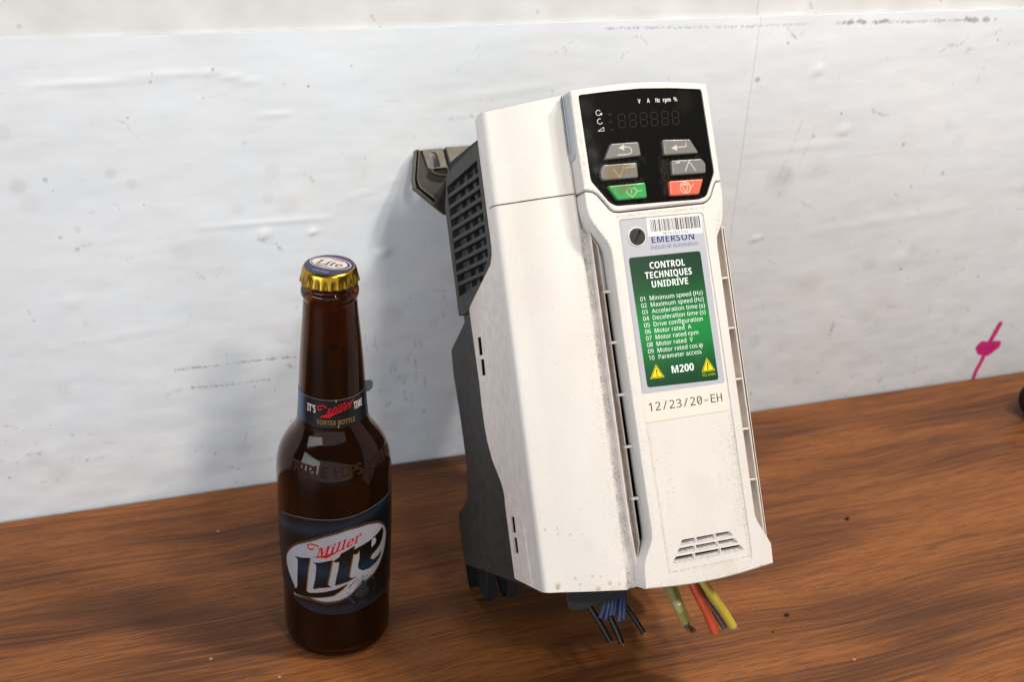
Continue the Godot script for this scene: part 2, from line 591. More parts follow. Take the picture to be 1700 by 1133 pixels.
func build_wall() -> void:
	var wall := Node3D.new()
	wall.name = "wall"
	add_child(wall)
	wall.set_meta("kind", "structure")
	tag(wall, "scuffed white wall faced with creased sheets behind the bench")
	var f := noise(41, 0.011, 3)
	var g := noise(42, 0.05, 3)
	var area := Rect2(-270, -10, 860, 350)
	# stains, scuffs and marks of the lower sheets
	var c := Canvas.new(area.position, area.end, 2.35, Color(0.875, 0.875, 0.875))
	var r := RandomNumberGenerator.new()
	r.seed = 7
	var tone := noise(43, 0.006, 4)
	var fine := noise(44, 0.03, 4)
	var cols := noise(45, 0.02, 3)
	for j in c.im.get_height():
		for i in c.im.get_width():
			var y := area.end.y - j / 2.35
			var low := clampf((190.0 - y) / 170.0, 0.0, 1.0)          # the sheet is dirtier low down
			var k := tone.get_noise_2d(i * 0.6, j) * 0.022 + fine.get_noise_2d(i * 0.35, j) * (0.010 + 0.022 * low) - low * 0.028
			var warm := cols.get_noise_2d(i * 0.3, j * 0.3) * 0.010
			c.im.set_pixel(i, j, Color(0.908 + k + warm, 0.924 + k, 0.940 + k - warm))
	var grey := Color(0.36, 0.35, 0.34)
	var brown := Color(0.50, 0.45, 0.38)
	for n in 300:                                  # scuffs, mostly low and to the right: short, uneven, bent
		var p := Vector2(r.randf_range(-240, 570), 300.0 * pow(r.randf(), 1.7))
		var upright := r.randf() < 0.4
		var d := Vector2(r.randfn(0, 0.25), 1.0) if upright else Vector2(1.0, r.randfn(0, 0.2))
		var long := r.randf_range(1.0, 9.0)
		var wide := r.randf_range(0.5, 1.6)
		var col := grey if r.randf() < 0.5 else brown
		var a := r.randf_range(0.04, 0.22)
		for piece in r.randi_range(1, 4):
			d = d.rotated(r.randfn(0, 0.25))
			var q := p + d * long * 0.4
			c.smear(p, q, wide * r.randf_range(0.5, 1.3), col, a, r, 0.25)
			p = q + d * r.randf_range(0.0, 3.0) + Vector2(r.randfn(0, 0.6), r.randfn(0, 0.6))
	for n in 34:                                   # little drips in a row, by the drive's shadow
		var p := Vector2(r.randf_range(-20, 40), [62.0, 48.0, 92.0, 75.0][r.randi() % 4] + r.randfn(0, 3))
		c.smear(p, p + Vector2(r.randfn(0, 0.6), r.randf_range(2, 8)), 0.8, Color(0.45, 0.44, 0.42), 0.22, r, 0.2)
	for n in 40:                                   # pale rubbed strokes
		var p := Vector2(r.randf_range(-240, 570), r.randf_range(5, 290))
		c.smear(p, p + Vector2(r.randf_range(4, 26), r.randfn(0, 1.5)), r.randf_range(0.6, 1.6), Color(0.96, 0.96, 0.96), 0.3, r, 0.2)
	for n in 60:                                   # faint wide smudges
		c.dot(Vector2(r.randf_range(-240, 570), r.randf_range(0, 230)), r.randf_range(3.0, 12.0), brown if r.randf() < 0.5 else grey, r.randf_range(0.02, 0.07))
	for n in 70:
		c.dot(Vector2(r.randf_range(-240, 570), 300.0 * pow(r.randf(), 1.3)), r.randf_range(0.4, 1.3), grey, r.randf_range(0.1, 0.45))
	for q in [[153, 304, 260, 302, 0.9, 0.35], [260, 302.5, 303, 302.5, 0.9, 0.25], [325, 302.5, 366, 302.5, 1.6, 0.7], [366, 302, 434, 301.5, 1.3, 0.42], [430, 302, 456, 301, 2.0, 0.85], [286, 301, 295, 292, 0.9, 0.4]]:
		c.smear(Vector2(q[0], q[1]), Vector2(q[2], q[3]), q[4] * 1.2, Color(0.40, 0.41, 0.43), q[5] * 0.6, r, 0.3)
	for q in [[-128, 96, -109, 95], [-86, 96, -67, 95], [-66, 95.5, -50, 94], [-118, 81, -103, 80], [-103, 80, -67, 80], [-128, 95, -50, 95], [150, 262, 172, 262]]:
		c.smear(Vector2(q[0], q[1]), Vector2(q[2], q[3]), 0.9, Color(0.48, 0.44, 0.37), 0.34, r, 0.45)
	for q in [[-205, 225, 6, 0.16], [-190, 228, 2, 0.4], [-154, 229, 4, 0.15], [-209, 257, 6, 0.12], [299, 191, 14, 0.12], [303, 195, 8, 0.10], [330, 200, 12, 0.08], [-118, 81, 1.6, 0.6], [-66, 95, 1.5, 0.6], [321, 223, 1.5, 0.5], [399, 212, 2, 0.45], [440, 187, 2, 0.5], [269, 266, 2.4, 0.6], [-186, 192, 1.6, 0.4], [-176, 196, 3, 0.15]]:
		c.dot(Vector2(q[0], q[1]), q[2], Color(0.42, 0.40, 0.34), q[3] * 0.55)
	for q in [[296, 188, 310, 236, 0.8], [312, 200, 322, 232, 0.8], [299, 178, 306, 200, 1.0]]:
		c.smear(Vector2(q[0], q[1]), Vector2(q[2], q[3]), q[4], Color(0.45, 0.42, 0.36), 0.12, r, 0.3)
	# the pink marker squiggle
	var pink := Color(0.86, 0.20, 0.52)
	for q in [[[532, 49, 529, 41, 526, 33, 524.5, 28], 3.4, 0.85], [[514.5, 29, 518, 32, 525, 31, 536.5, 30], 3.6, 1.0], [[515, 29, 518, 24.5, 527, 22, 536, 28], 3.4, 1.0], [[518, 27, 530, 28], 4.0, 1.0], [[524, 24, 522, 15, 519, 7, 518, -2], 2.7, 0.9]]:
		var l := poly(q[0])
		for i in l.size() - 1:
			var m := int(l[i].distance_to(l[i + 1]) / 0.5) + 1
			for n in m:
				c.dot(l[i].lerp(l[i + 1], n / float(m)), q[1] * 0.8 * (0.85 + 0.3 * r.randf()), pink.lerp(Color(0.62, 0.10, 0.36), 0.4 * r.randf()), 0.9 * q[2])
	var strokes := Image.create(1024, 416, false, Image.FORMAT_RGBA8)
	var sa := noise(46, 0.05, 4)
	var sb := noise(47, 0.03, 3)
	for y in 416:
		for x in 1024:
			var k := 0.5 + 0.30 * sa.get_noise_2d(x * 0.16, y * 1.1) + 0.10 * sb.get_noise_2d(x * 1.6, y * 0.3)
			strokes.set_pixel(x, y, Color(k, k, k))
	strokes.bump_map_to_normal_map(3.0)
	var paper := mat("white_sheet", Color.WHITE, 0.5, {"albedo_texture": c.texture(1), "metallic_specular": 0.35, "normal_enabled": true, "normal_texture": ImageTexture.create_from_image(strokes), "normal_scale": 0.1})
	var upper := mat("upper_sheet", Color.WHITE, 0.6, {"albedo_texture": speckled(15, Color(0.885, 0.885, 0.88), Color(0.6, 0.57, 0.52), 260, 0.3, 512)})
	triplanar(upper, 1.0 / 300.0)
	var top := 308.6
	# two lower sheets butted together at the upright seam, two upper ones behind their top edge
	part("sheet", sheet(-270, 264.78, -10, top, 0.0, 3.0, f, g, area), paper, wall)
	part("sheet", sheet(265.0, 590, -10, top, 0.0, 3.2, f, g, area), paper, wall)
	part("upper_sheet", sheet(-700, 262.2, top - 8, 620, -1.6, 12.0, f, g, area, 0.5), upper, wall)
	part("upper_sheet", sheet(262.5, 1300, top - 8, 620, -1.6, 12.0, f, g, area, 0.5), upper, wall)
	# the same facing goes on to both sides of the picture
	var m := paper.duplicate()
	m.albedo_texture = upper.albedo_texture
	m.uv1_triplanar = true
	m.uv1_scale = Vector3.ONE / 0.3
	part("sheet", sheet(-700, -270.4, -10, top, 0.0, 14.0, f, g, area), m, wall)
	part("sheet", sheet(590.4, 1300, -10, top, 0.0, 14.0, f, g, area), m, wall)
	var s := Shape.new()
	block(s, Vector3(-700, -60, -30), Vector3(1300, 620, -4.5), 1.0)
	part("wall_board", s, mat("wall_board", Color(0.45, 0.42, 0.38), 0.8), wall)

# ---------------------------------------------------------------- the bench top
func build_table() -> void:
	var tt := Node3D.new()
	tt.name = "bench_top"
	add_child(tt)
	tt.set_meta("kind", "structure")
	tag(tt, "brown walnut wood-grain bench top under the bottle and drive")
	var W := 2048
	var H := 940
	var im := Image.create(W, H, false, Image.FORMAT_RGB8)
	var rough := Image.create(W / 2, H / 2, false, Image.FORMAT_L8)
	var warp := noise(61, 0.0016, 3)
	var bands := noise(62, 0.034, 4)
	var streak := noise(63, 0.17, 3)
	var pores := noise(64, 0.24, 2)
	var broad := noise(65, 0.0045, 2)
	var dark := Color(0.318, 0.194, 0.126)
	var mid := Color(0.478, 0.292, 0.160)
	var light := Color(0.565, 0.352, 0.192)
	for y in H:
		for x in W:
			var yy := y + 24.0 * warp.get_noise_2d(x * 0.8, y * 1.6)
			var a := 0.5 + 0.30 * bands.get_noise_2d(x * 0.030, yy) + 0.55 * broad.get_noise_2d(x * 0.4, y * 1.6)
			var b := streak.get_noise_2d(x * 0.022, yy)
			var p := pores.get_noise_2d(x * 0.05, yy * 1.3)
			var t := clampf(a + 0.42 * b, 0.0, 1.0)
			var c := dark.lerp(mid, clampf(t * 1.9, 0.0, 1.0)).lerp(light, clampf(t * 1.7 - 0.75, 0.0, 1.0))
			c = c.lerp(dark, clampf((p - 0.18) * 2.6, 0.0, 0.5))
			im.set_pixel(x, y, c)
	var r := RandomNumberGenerator.new()
	r.seed = 9
	var cv := Canvas.new(Vector2(-330, 0), Vector2(690, 468), 2.0, Color.BLACK)
	cv.im = im
	cv.ppm = W / 1020.0
	cv.size = Vector2(1020, H / cv.ppm)
	# scratches, dust and pale nicks (canvas y is 468 - z)
	var top := cv.size.y
	for n in 26:
		var p := Vector2(r.randf_range(-220, 560), top - r.randf_range(20, 300))
		cv.smear(p, p + Vector2(r.randf_range(-14, 14), r.randf_range(-10, 10)), 0.45, Color(0.66, 0.50, 0.36), r.randf_range(0.08, 0.28), r, 0.2)
	for q in [[260, 175, 330, 190, 0.22], [230, 200, 300, 240, 0.15], [190, 205, 250, 225, 0.12]]:
		cv.smear(Vector2(q[0], top - q[1]), Vector2(q[2], top - q[3]), 0.5, Color(0.68, 0.52, 0.38), q[4], r, 0.15)
	for n in 130:
		cv.dot(Vector2(r.randf_range(-230, 600), top - r.randf_range(8, 330)), r.randf_range(0.4, 0.9), Color(0.62, 0.50, 0.38) if r.randf() < 0.6 else Color(0.12, 0.07, 0.04), r.randf_range(0.15, 0.6))
	for q in [[-113, 46], [221, 269], [-132, 165], [-98, 190]]:
		cv.dot(Vector2(q[0], top - q[1]), 1.3, Color(0.74, 0.58, 0.42), 0.8)
	for y in H / 2:
		for x in W / 2:
			var k := 0.42 + 0.10 * streak.get_noise_2d(x * 0.07, y * 2.0) + 0.10 * warp.get_noise_2d(x * 3.0, y * 6.0)
			rough.set_pixel(x, y, Color(k, k, k))
	var wood := mat("walnut_laminate", Color.WHITE, 1.0, {"albedo_texture": ImageTexture.create_from_image(im), "roughness_texture": ImageTexture.create_from_image(rough), "metallic_specular": 0.30})
	var s := Shape.new()
	var xs := [-1350.0, -330.0, 690.0, 1710.0]
	var us := [1.0, 0.0, 1.0, 0.0]
	var zs := [2.6, 470.6, 760.0]
	var ts := [0.0, 1.0, 0.38]
	for i in 3:
		for j in 2:
			s.quad(Vector3(xs[i], 0, zs[j]), Vector3(xs[i + 1], 0, zs[j]), Vector3(xs[i + 1], 0, zs[j + 1]), Vector3(xs[i], 0, zs[j + 1]), Vector3.UP, Vector3.UP, Vector3.UP, Vector3.UP,
				Vector2(us[i], ts[j]), Vector2(us[i + 1], ts[j]), Vector2(us[i + 1], ts[j + 1]), Vector2(us[i], ts[j + 1]))
	part("laminate_surface", s, wood, tt)
	s = Shape.new()
	plate(s, rect(-1350, -760, 1710, -2.6), [], -28.0, -0.15, 0.0, {"frame": Basis(Vector3(1, 0, 0), Vector3(0, 0, -1), Vector3(0, 1, 0))})
	part("bench_board", s, mat("board_edge", Color(0.14, 0.10, 0.08), 0.7), tt)

# ---------------------------------------------------------------- the drive
func crown(u: float) -> float:
	var k := (u - 78.0) / 38.0
	return 1.0 * (1.0 - k * k)

func build_drive() -> void:
	var d := Node3D.new()
	d.name = "motor_drive"
	add_child(d)
	d.transform = Transform3D(Basis(Vector3(1, 0, 0), Vector3(0, cos(LEAN), -sin(LEAN)), Vector3(0, sin(LEAN), cos(LEAN))), DRIVE_AT * MM)
	tag(d, "cream and dark grey motor drive with keypad leaning back against the white wall", "motor drive")
	var cream: Material = mats.cream_plastic
	var dusty: Material = mats.dusty_cream_plastic
	var dark: Material = mats.dark_plastic
	var front := front_material()
	var face := Rect2(-6, -8, 126, 262)            # what the front's texture covers in (u, v)
	var s := Shape.new()

	# ---- chassis, flange and feet
	s = Shape.new()
	block(s, Vector3(13, 0.5, 46), Vector3(112, 243, 168), 0.6)
	var chassis := part("chassis", s, mats.black_inside, d)
	s = Shape.new()
	var low := poly([150.3, 104, 150.6, 92.1, 131.9, 42.5, 117.7, 40, 88.9, 43, 63.7, 43.5, 43.3, 36.5, 36, 22, 33, 11, 24, 8.8, 14, 8.6, 0.4, 10.5, 0.9, 122, 50, 122, 67, 109, 87, 104, 110, 105])
	plate(s, rounded(low, 2.0, 3), [], -13.0, -0.5, 0.8, {"frame": SIDE})
	part("side_panel", s, dark, chassis)
	s = Shape.new()
	var raised := poly([150.0, 103, 149.0, 92, 127.8, 67.2, 120, 66.6, 108.2, 66.4, 74, 65.4, 66, 67.5, 62.7, 72, 47.7, 113.5, 49, 120.5, 67, 108, 87, 103, 110, 104])
	plate(s, rounded(raised, 2.0, 3), [], -0.6, 0.05, 0.4, {"frame": SIDE})
	part("side_panel_step", s, dark, chassis)
	# right side, out of view from the front left
	s = Shape.new()
	block(s, Vector3(112.2, 0.5, 44), Vector3(114.6, 240, 140), 0.8)
	part("side_panel", s, dark, chassis)
	# grille panel with its slats
	s = Shape.new()
	var hole := poly([223.0, 78.0, 225.0, 139.4, 175.0, 137.6, 163.5, 122.0, 160.0, 74.0])
	plate(s, rounded(poly([234.0, 156, 230.4, 80.5, 212, 68, 149.5, 68, 149.5, 99, 165, 143, 172, 152, 178, 156]), 1.0, 2), [hole], -5.0, -0.6, 0.5, {"frame": SIDE})
	var grille := part("grille", s, dark, chassis)
	for i in 9:
		var v := 217.6 - 6.3 * i
		var w1 := 139.2 if v > 176.0 else lerpf(122.5, 137.4, clampf((v - 163.5) / 11.5, 0.0, 1.0))
		var w0 := lerpf(74.4, 77.8, (v - 160.0) / 63.0)
		s = Shape.new()
		plate(s, poly([v - 1.15, w0 - 0.6, v + 1.15, w0 - 0.6, v + 1.15, w1 + 0.6, v - 1.15, w1 + 0.6]), [], -4.0, -0.7, 0.5, {"frame": SIDE})
		part("slat", s, dark, grille)
	for i in 3:
		s = Shape.new()
		var w := 91.0 + 15.6 * i
		plate(s, poly([161.0, w - 1.7 - 1.0, 224, w - 1.7, 224, w + 1.7, 161.0, w + 1.7 - 1.0]), [], -6.4, -3.6, 0.3, {"frame": SIDE})
		part("upright", s, dark, grille)
	for i in 5:                                     # aluminium fins inside
		s = Shape.new()
		var w := 81.0 + 14.0 * i
		plate(s, poly([158, w + 2.4, 228, w + 4.4, 228, w + 6.2, 158, w + 4.2]), [], -12.4, -9.6, 0.4, {"frame": SIDE})
		part("fin", s, mats.fin_aluminium, grille)
	# heat sink block behind
	s = Shape.new()
	block(s, Vector3(21, 4, 8), Vector3(95, 240, 50), 0.6)
	var sink := part("heat_sink", s, mat("brown_metal", Color(0.30, 0.21, 0.14), 0.6, {"metallic": 0.3}), d)
	# top mounting flange: a base plate with a keyhole, a raised rim and a pad
	var alu: Material = mats.dusty_aluminium
	var key := rounded(poly([10.6, 248.0, 11.4, 254.6, 12.2, 257.2, 14.4, 258.2, 16.6, 257.0, 17.4, 253.6, 18.2, 248.0]), 1.2, 3)
	s = Shape.new()
	var outer := poly([2.9, 259.7, -1.0, 241, -1.0, 235.5, 10.6, 224, 17, 218, 99, 218, 104, 224, 116, 235.5, 116, 241, 113, 259.7])
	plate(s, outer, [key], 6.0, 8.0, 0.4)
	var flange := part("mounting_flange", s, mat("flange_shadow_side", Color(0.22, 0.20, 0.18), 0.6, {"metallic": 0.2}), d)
	s = Shape.new()
	plate(s, rounded(poly([2.9, 259.8, -1.0, 241, -1.0, 235.5, 10.6, 224, 12.8, 227.4, 3.2, 236.4, 2.2, 241.0, 5.8, 259.8]), 0.8, 2), [], 7.9, 11.5, 0.8)
	part("rim", s, alu, flange)
	s = Shape.new()
	plate(s, rounded(poly([7.4, 259.6, 21.0, 260, 22.6, 247.6, 10.0, 247.4]), 0.4, 2), [key], 7.9, 9.6, 0.4)
	part("keyhole_pad", s, alu, flange)
	s = Shape.new()
	plate(s, rounded(poly([10.4, 247.3, 22.2, 247.4, 22.2, 241.6, 17.0, 242.0, 12.0, 244.0]), 1.2, 3), [], 7.9, 13.0, 0.6)
	part("shelf", s, alu, flange)
	s = Shape.new()
	plate(s, poly([22.6, 260.0, 92, 260.0, 92, 243, 24.4, 246.0]), [], 7.9, 12.0, 0.5)
	part("web", s, alu, flange)
	for sgn in [0, 1]:                              # the forked feet below
		for fork in [[0.8, 8.8, -11.7, 9.8, -17.5, 16.5, -20.7, 23.5, -20.6, 30, -18.6, 44, -9, 50.5, 0.8, 56], [0.8, 71, -8, 77, -11.3, 80.5, -10.6, 90, 0.8, 98]]:
			s = Shape.new()
			plate(s, rounded(poly(fork), 1.5, 3), [], (-7.0 if sgn == 0 else -114.0), (-1.2 if sgn == 0 else -108.0), 0.7, {"frame": SIDE})
			part("foot", s, mats.black_inside, d)

	# ---- left cover: an upper and a lower slab with a seam, and the cover's side
	var prof := PackedVector2Array([Vector2(-1.5, 155.9), Vector2(-1.5, 160.8)])
	for i in 7:
		var a := PI - (PI / 2 - 0.28) * i / 6.0
		prof.append(Vector2(2.2 + 3.7 * cos(a), 161.4 + 3.7 * sin(a)))
	for i in range(1, 10):
		var t := i / 10.0
		prof.append(Vector2(lerpf(3.2, 37.6, t), lerpf(164.9, 174.6, t) + 1.1 * sin(PI * t)))
	for i in 7:
		var a := PI / 2 + 0.28 - (PI / 2 + 0.28) * i / 6.0
		prof.append(Vector2(37.6 + 1.8 * cos(a), 172.9 + 1.8 * sin(a)))
	prof.append(Vector2(39.4, 168.0))
	var top_v := func(u: float) -> float: return 244.2 + (u + 1.5) / 41.0 * 4.0
	var bot_v := func(u: float) -> float: return 1.9 - (u + 1.5) / 41.0 * 4.3
	var seam := func(u: float) -> float: return 196.3 + (u + 1.5) / 41.0 * 1.0
	var cover := part("left_cover", loft(prof, bot_v, seam, face), front, d)
	part("upper_cover", loft(prof, func(u): return seam.call(u) + 0.55, top_v, face), front, d)
	var slots := []
	for q in [[134.2, 106.4, 124.4, 105.5], [122.1, 106.9, 113.3, 105.8], [37.8, 125.6, 29.3, 125.0], [26.8, 125.3, 18.5, 125.1]]:
		slots.append(poly([q[0], q[1], q[0], q[1] + 6.4, q[2], q[3] + 6.4, q[2], q[3]]))
	s = Shape.new()
	var side := poly([243.6, 151.4, 178, 151.4, 174.0, 150.4, 169.1, 145.8, 152.2, 99.5, 150.6, 97.6, 138.5, 97.6, 110.2, 98.6, 98, 97.6, 86.9, 97.6, 77, 99.4, 66.7, 104.4, 55.5, 114.8, 51.5, 117, 47, 117.6, 3.7, 117.6, 2.2, 149.2, 1.9, 155.9, 195.0, 155.9, 244.0, 155.9])
	plate(s, side, slots, 1.05, 1.5, 0.3, {"frame": SIDE})
	part("cover_side", s, cream, cover)
	s = Shape.new()                                  # stepped corner with the lower pair of slots
	plate(s, rounded(poly([47.4, 119.0, 40.5, 138.0, 38.2, 144.2, 35.0, 145.4, 2.6, 146.1, 4.2, 118.4, 44, 118.4]), 1.2, 3), [slots[2], slots[3]], 1.4, 1.95, 0.3, {"frame": SIDE})
	part("side_step", s, cream, cover)
	s = Shape.new()
	plate(s, poly([243.4, 152.3, 200, 152.3, 178, 152.3, 178, 153.2, 243.4, 153.2]), [], 1.4, 1.75, 0.12, {"frame": SIDE})
	part("edge_line", s, cream, cover)

	# ---- groove between the left cover and the front panel
	s = Shape.new()
	plate(s, poly([39.0, -2.2, 44.6, -2.2, 45.2, 11, 43.6, 30, 43.4, 176, 42.4, 197, 39.0, 197]), [], 169.0, 172.2, 0.0)
	part("groove_floor", s, dusty, d)
	s = Shape.new()
	plate(s, rounded(poly([43.0, 177.5, 46.9, 170.0, 47.2, 110, 47.9, 20, 44.6, 8.6, 43.2, 30.0]), 0.5, 2), [], 170.0, 176.0, 0.6)
	part("ledge", s, cream, d)
	for v in [146.7, 120.8, 94.3, 68.1, 42.0]:
		s = Shape.new()
		block(s, Vector3(46.4, v - 0.75, 172.5), Vector3(50.4, v + 0.75, 177.2), 0.55)
		part("rib", s, cream, d)
	s = Shape.new()
	block(s, Vector3(47.0, 147.4, 171.0), Vector3(49.6, 171, 173.2), 0.4)
	part("grey_insert", s, mats.grey_clip, d)
	# right wing and its groove
	s = Shape.new()
	plate(s, poly([106, 8, 114.6, 8, 114.6, 176, 106, 176]), [], 169.0, 173.5, 0.0)
	part("groove_floor", s, dusty, d)
	s = Shape.new()
	plate(s, rounded(poly([113.9, 174, 115.9, 173, 116.3, 90, 116.1, 10, 114.2, 12]), 0.5, 2), [], 120.0, 181.5, 0.7)
	part("right_wing", s, cream, d)
	for v in [146.8, 120.7, 94.2, 68.3, 42.1]:
		s = Shape.new()
		block(s, Vector3(108.8, v - 0.6, 173.4), Vector3(114.2, v + 0.6, 181.0), 0.45)
		part("rib", s, cream, d)

	# ---- front cover
	var step := {"crown": crown, "step": 6.0, "uv": face}
	var bottom := []
	for i in 13:
		var t := i / 12.0
		bottom.append_array([lerpf(43.8, 115.5, t), -1.7 - 2.1 * sin(PI * minf(1.0, t * 1.02)) + 0.6 * t])
	var outline := poly(bottom)
	outline.append_array(poly([115.8, 9.0, 114.2, 12.4, 109.6, 21.5, 108.8, 25.0, 108.5, 104.0, 108.5, 164.0, 109.2, 168.4, 112.4, 174.0, 114.0, 178.6, 115.4, 188, 115.4, 195.9, 112.4, 195.9, 110.9, 193.6, 108.6, 188.9, 106.6, 186.6, 103.6, 185.4, 56.3, 184.5, 53.6, 184.9, 51.4, 186.2, 47.6, 191.6, 45.6, 194.2, 43.4, 195.8, 40.2, 196.4, 39.4, 195.8, 39.3, 189.5, 40.0, 184.6, 41.4, 180.6, 48.0, 169.9, 49.2, 166.8, 49.5, 163, 49.6, 122, 50.8, 26, 50.4, 21.6, 46.4, 13.8, 44.9, 10.6, 44.3, 6.0]))
	var inset := rounded(poly([55.0, 181.2, 102.6, 181.2, 103.4, 120, 103.8, 3.6, 56.6, 2.8, 55.4, 60]), 2.2, 4)
	s = Shape.new()
	var o1 := step.duplicate()
	o1.hole_depth = 2.0
	plate(s, outline, [inset], 172.0, 185.2, 0.9, o1)
	var fc := part("front_cover", s, front, d)
	# sunk panel with three louvre openings
	var rows := [[66.4, 18.9, 93.1, 19.0, 94.9, 16.4, 64.8, 16.4], [64.3, 15.1, 95.3, 15.1, 97.3, 12.6, 62.5, 12.6], [61.8, 11.3, 97.9, 11.4, 99.9, 8.6, 59.6, 8.4]]
	var holes := []
	for q in rows:
		holes.append(rounded(poly(q), 0.6, 2))
	s = Shape.new()
	plate(s, inset, holes, 182.0, 184.5, 0.0, step)
	var panel := part("sunk_panel", s, front, fc)
	for q in rows:
		s = Shape.new()                              # the sloping sill under each opening
		var c := crown(80.0)
		for i in 4:
			var t0 := i / 4.0
			var t1 := (i + 1) / 4.0
			var a := Vector3(lerpf(q[6], q[4], t0), lerpf(q[7], q[5], t0) + 0.05, 184.0 + crown(lerpf(q[6], q[4], t0)))
			var b := Vector3(lerpf(q[6], q[4], t1), lerpf(q[7], q[5], t1) + 0.05, 184.0 + crown(lerpf(q[6], q[4], t1)))
			var up := Vector3(0, 1.5, -2.0)
			s.flat(a, b, b + up, a + up, Vector3(0, 0.5, 1))
			s.flat(a + up, b + up, b + up - Vector3(0, 0.7, 1), a + up - Vector3(0, 0.7, 1), Vector3(0, 1, 0))
		part("louvre_sill", s, dusty, panel)
		for x in [0.30, 0.68]:
			s = Shape.new()
			var u := lerpf((q[0] + q[6]) / 2, (q[2] + q[4]) / 2, x)
			block(s, Vector3(u - 0.45, q[7] - 0.1, 182.2 + crown(u)), Vector3(u + 0.45, q[1] + 0.1, 184.35 + crown(u)), 0.25)
			part("louvre_rib", s, front, panel)
	# printed label, stickers, screw
	s = Shape.new()
	plate(s, rounded(rect(55.7, 93.4, 101.9, 180.6), 1.4, 3), [], 184.3, 184.62, 0.1, {"crown": crown, "step": 6.0, "uv": Rect2(55, 93, 47.5, 88)})
	tag(part("printed_label", s, label_material(), fc), "silver label with a green parameter list and warning triangles")
	s = Shape.new()
	plate(s, poly([70.4, 180.9, 101.7, 180.9, 100.9, 170.5, 70.2, 171.1]), [], 184.5, 184.78, 0.05, {"crown": crown, "step": 6.0, "uv": Rect2(70, 170.5, 32, 10.6)})
	tag(part("barcode_sticker", s, barcode_material(), fc), "white barcode sticker")
	s = Shape.new()
	plate(s, poly([55.3, 92.5, 102.5, 92.9, 102.5, 79.3, 55.4, 78.9]), [], 184.4, 184.72, 0.05, {"crown": crown, "step": 6.0, "uv": Rect2(55, 78.5, 48, 14.6)})
	tag(part("date_sticker", s, date_material(), fc), "cream date sticker with black typed characters")
	s = Shape.new()
	var sc := Vector2(64.2, 171.8)
	plate(s, disc(sc, 5.0, 5.0, 0, 40), [disc(sc, 4.35, 4.35, 0, 40)], 184.4, 185.0, 0.2, {"crown": func(_u): return crown(64.2)})
	part("screw_ring", s, cream, fc)
	s = Shape.new()
	plate(s, disc(sc, 4.2, 4.2, 0, 36), [poly([62.0, 169.3, 62.9, 168.7, 66.4, 174.3, 65.5, 174.9])], 184.66, 185.5, 0.4, {"crown": func(_u): return crown(64.2)})
	plate(s, disc(sc, 4.3, 4.3, 0, 36), [], 184.2, 184.7, 0.0, {"crown": func(_u): return crown(64.2)})
	part("screw", s, mat("screw_black", Color(0.20, 0.198, 0.195), 0.3), fc)
	s = Shape.new()
	plate(s, poly([62.2, 169.45, 62.9, 169.0, 66.2, 174.15, 65.5, 174.6]), [], 184.6, 184.78, 0.0, {"crown": func(_u): return crown(64.2)})
	part("screw_slot", s, mats.black_inside, fc)

	# ---- keypad unit
	var rim := []
	for i in 9:
		var t := i / 8.0
		rim.append_array([lerpf(114.6, 38.8, t), 247.5 + 2.2 * sin(PI * t)])
	var ko := poly(rim)
	ko.append_array(poly([38.8, 220, 39.3, 197.4, 43.8, 196.5, 46.2, 194.8, 48.2, 192.2, 51.8, 186.9, 53.8, 185.6, 56.3, 185.2, 103.5, 186.1, 106.2, 187.2, 108.1, 189.3, 110.4, 194.0, 112.2, 196.6, 115.2, 196.6]))
	var glass := rounded(poly([42.6, 245.0, 59, 246.0, 76, 246.6, 94, 246.0, 111.2, 244.8, 112.0, 201.2, 105.6, 189.2, 101.0, 187.8, 55.0, 187.9, 51.6, 189.8, 43.2, 201.6]), 1.5, 3)
	s = Shape.new()
	plate(s, ko, [glass], 172.0, 185.6, 0.8, step)
	var pad := part("keypad", s, front, d)
	s = Shape.new()
	plate(s, glass, [], 183.0, 184.75, 0.0, {"crown": crown, "step": 6.0, "uv": Rect2(41, 186, 73, 62)})
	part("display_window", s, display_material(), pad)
	var keys := button_material()
	for q in [["return", [55.8, 219.2, 71.0, 219.3, 71.4, 212.0, 51.4, 211.4]], ["enter", [84.2, 219.5, 99.9, 218.9, 103.8, 211.4, 84.3, 211.4]], ["down", [50.4, 208.9, 68.6, 208.9, 68.3, 201.1, 49.5, 201.1, 48.4, 203.0, 48.8, 206.8]], ["up", [87.5, 208.6, 104.9, 208.6, 107.0, 205.9, 106.4, 200.9, 87.3, 201.0]], ["start", [51.2, 198.2, 71.7, 198.5, 71.6, 190.6, 55.8, 190.6]], ["stop", [84.7, 198.2, 104.5, 198.1, 100.8, 190.2, 84.6, 190.6]]]:
		s = Shape.new()
		plate(s, rounded(poly(q[1]), 1.0, 3), [], 184.2, 187.0, 0.75, {"wall_uv": 0.0, "crown": crown, "step": 6.0, "uv": Rect2(41, 186, 73, 62)})
		var b := part("button", s, keys, pad)
		b.set_meta("label", {"return": "grey button with a bent back arrow", "enter": "grey button with an enter arrow", "down": "grey button with a down arrow", "up": "grey button with an up arrow", "start": "green start button", "stop": "red stop button"}[q[0]])
	# grey clip on the keypad's left edge
	s = Shape.new()
	plate(s, rounded(poly([247.0, 173.5, 247.0, 182.5, 216.5, 182.5, 213.8, 179.5, 213.8, 173.5]), 0.8, 2), [], -39.2, -37.9, 0.4, {"frame": SIDE})
	var clip := part("side_clip", s, mats.grey_clip, pad)
	s = Shape.new()
	plate(s, rounded(poly([247.2, 176.0, 247.2, 178.0, 219, 178.0, 217, 176.0]), 0.4, 2), [], -38.2, -37.2, 0.3, {"frame": SIDE})
	part("clip_ridge", s, mats.grey_clip, clip)

	build_wires(d)

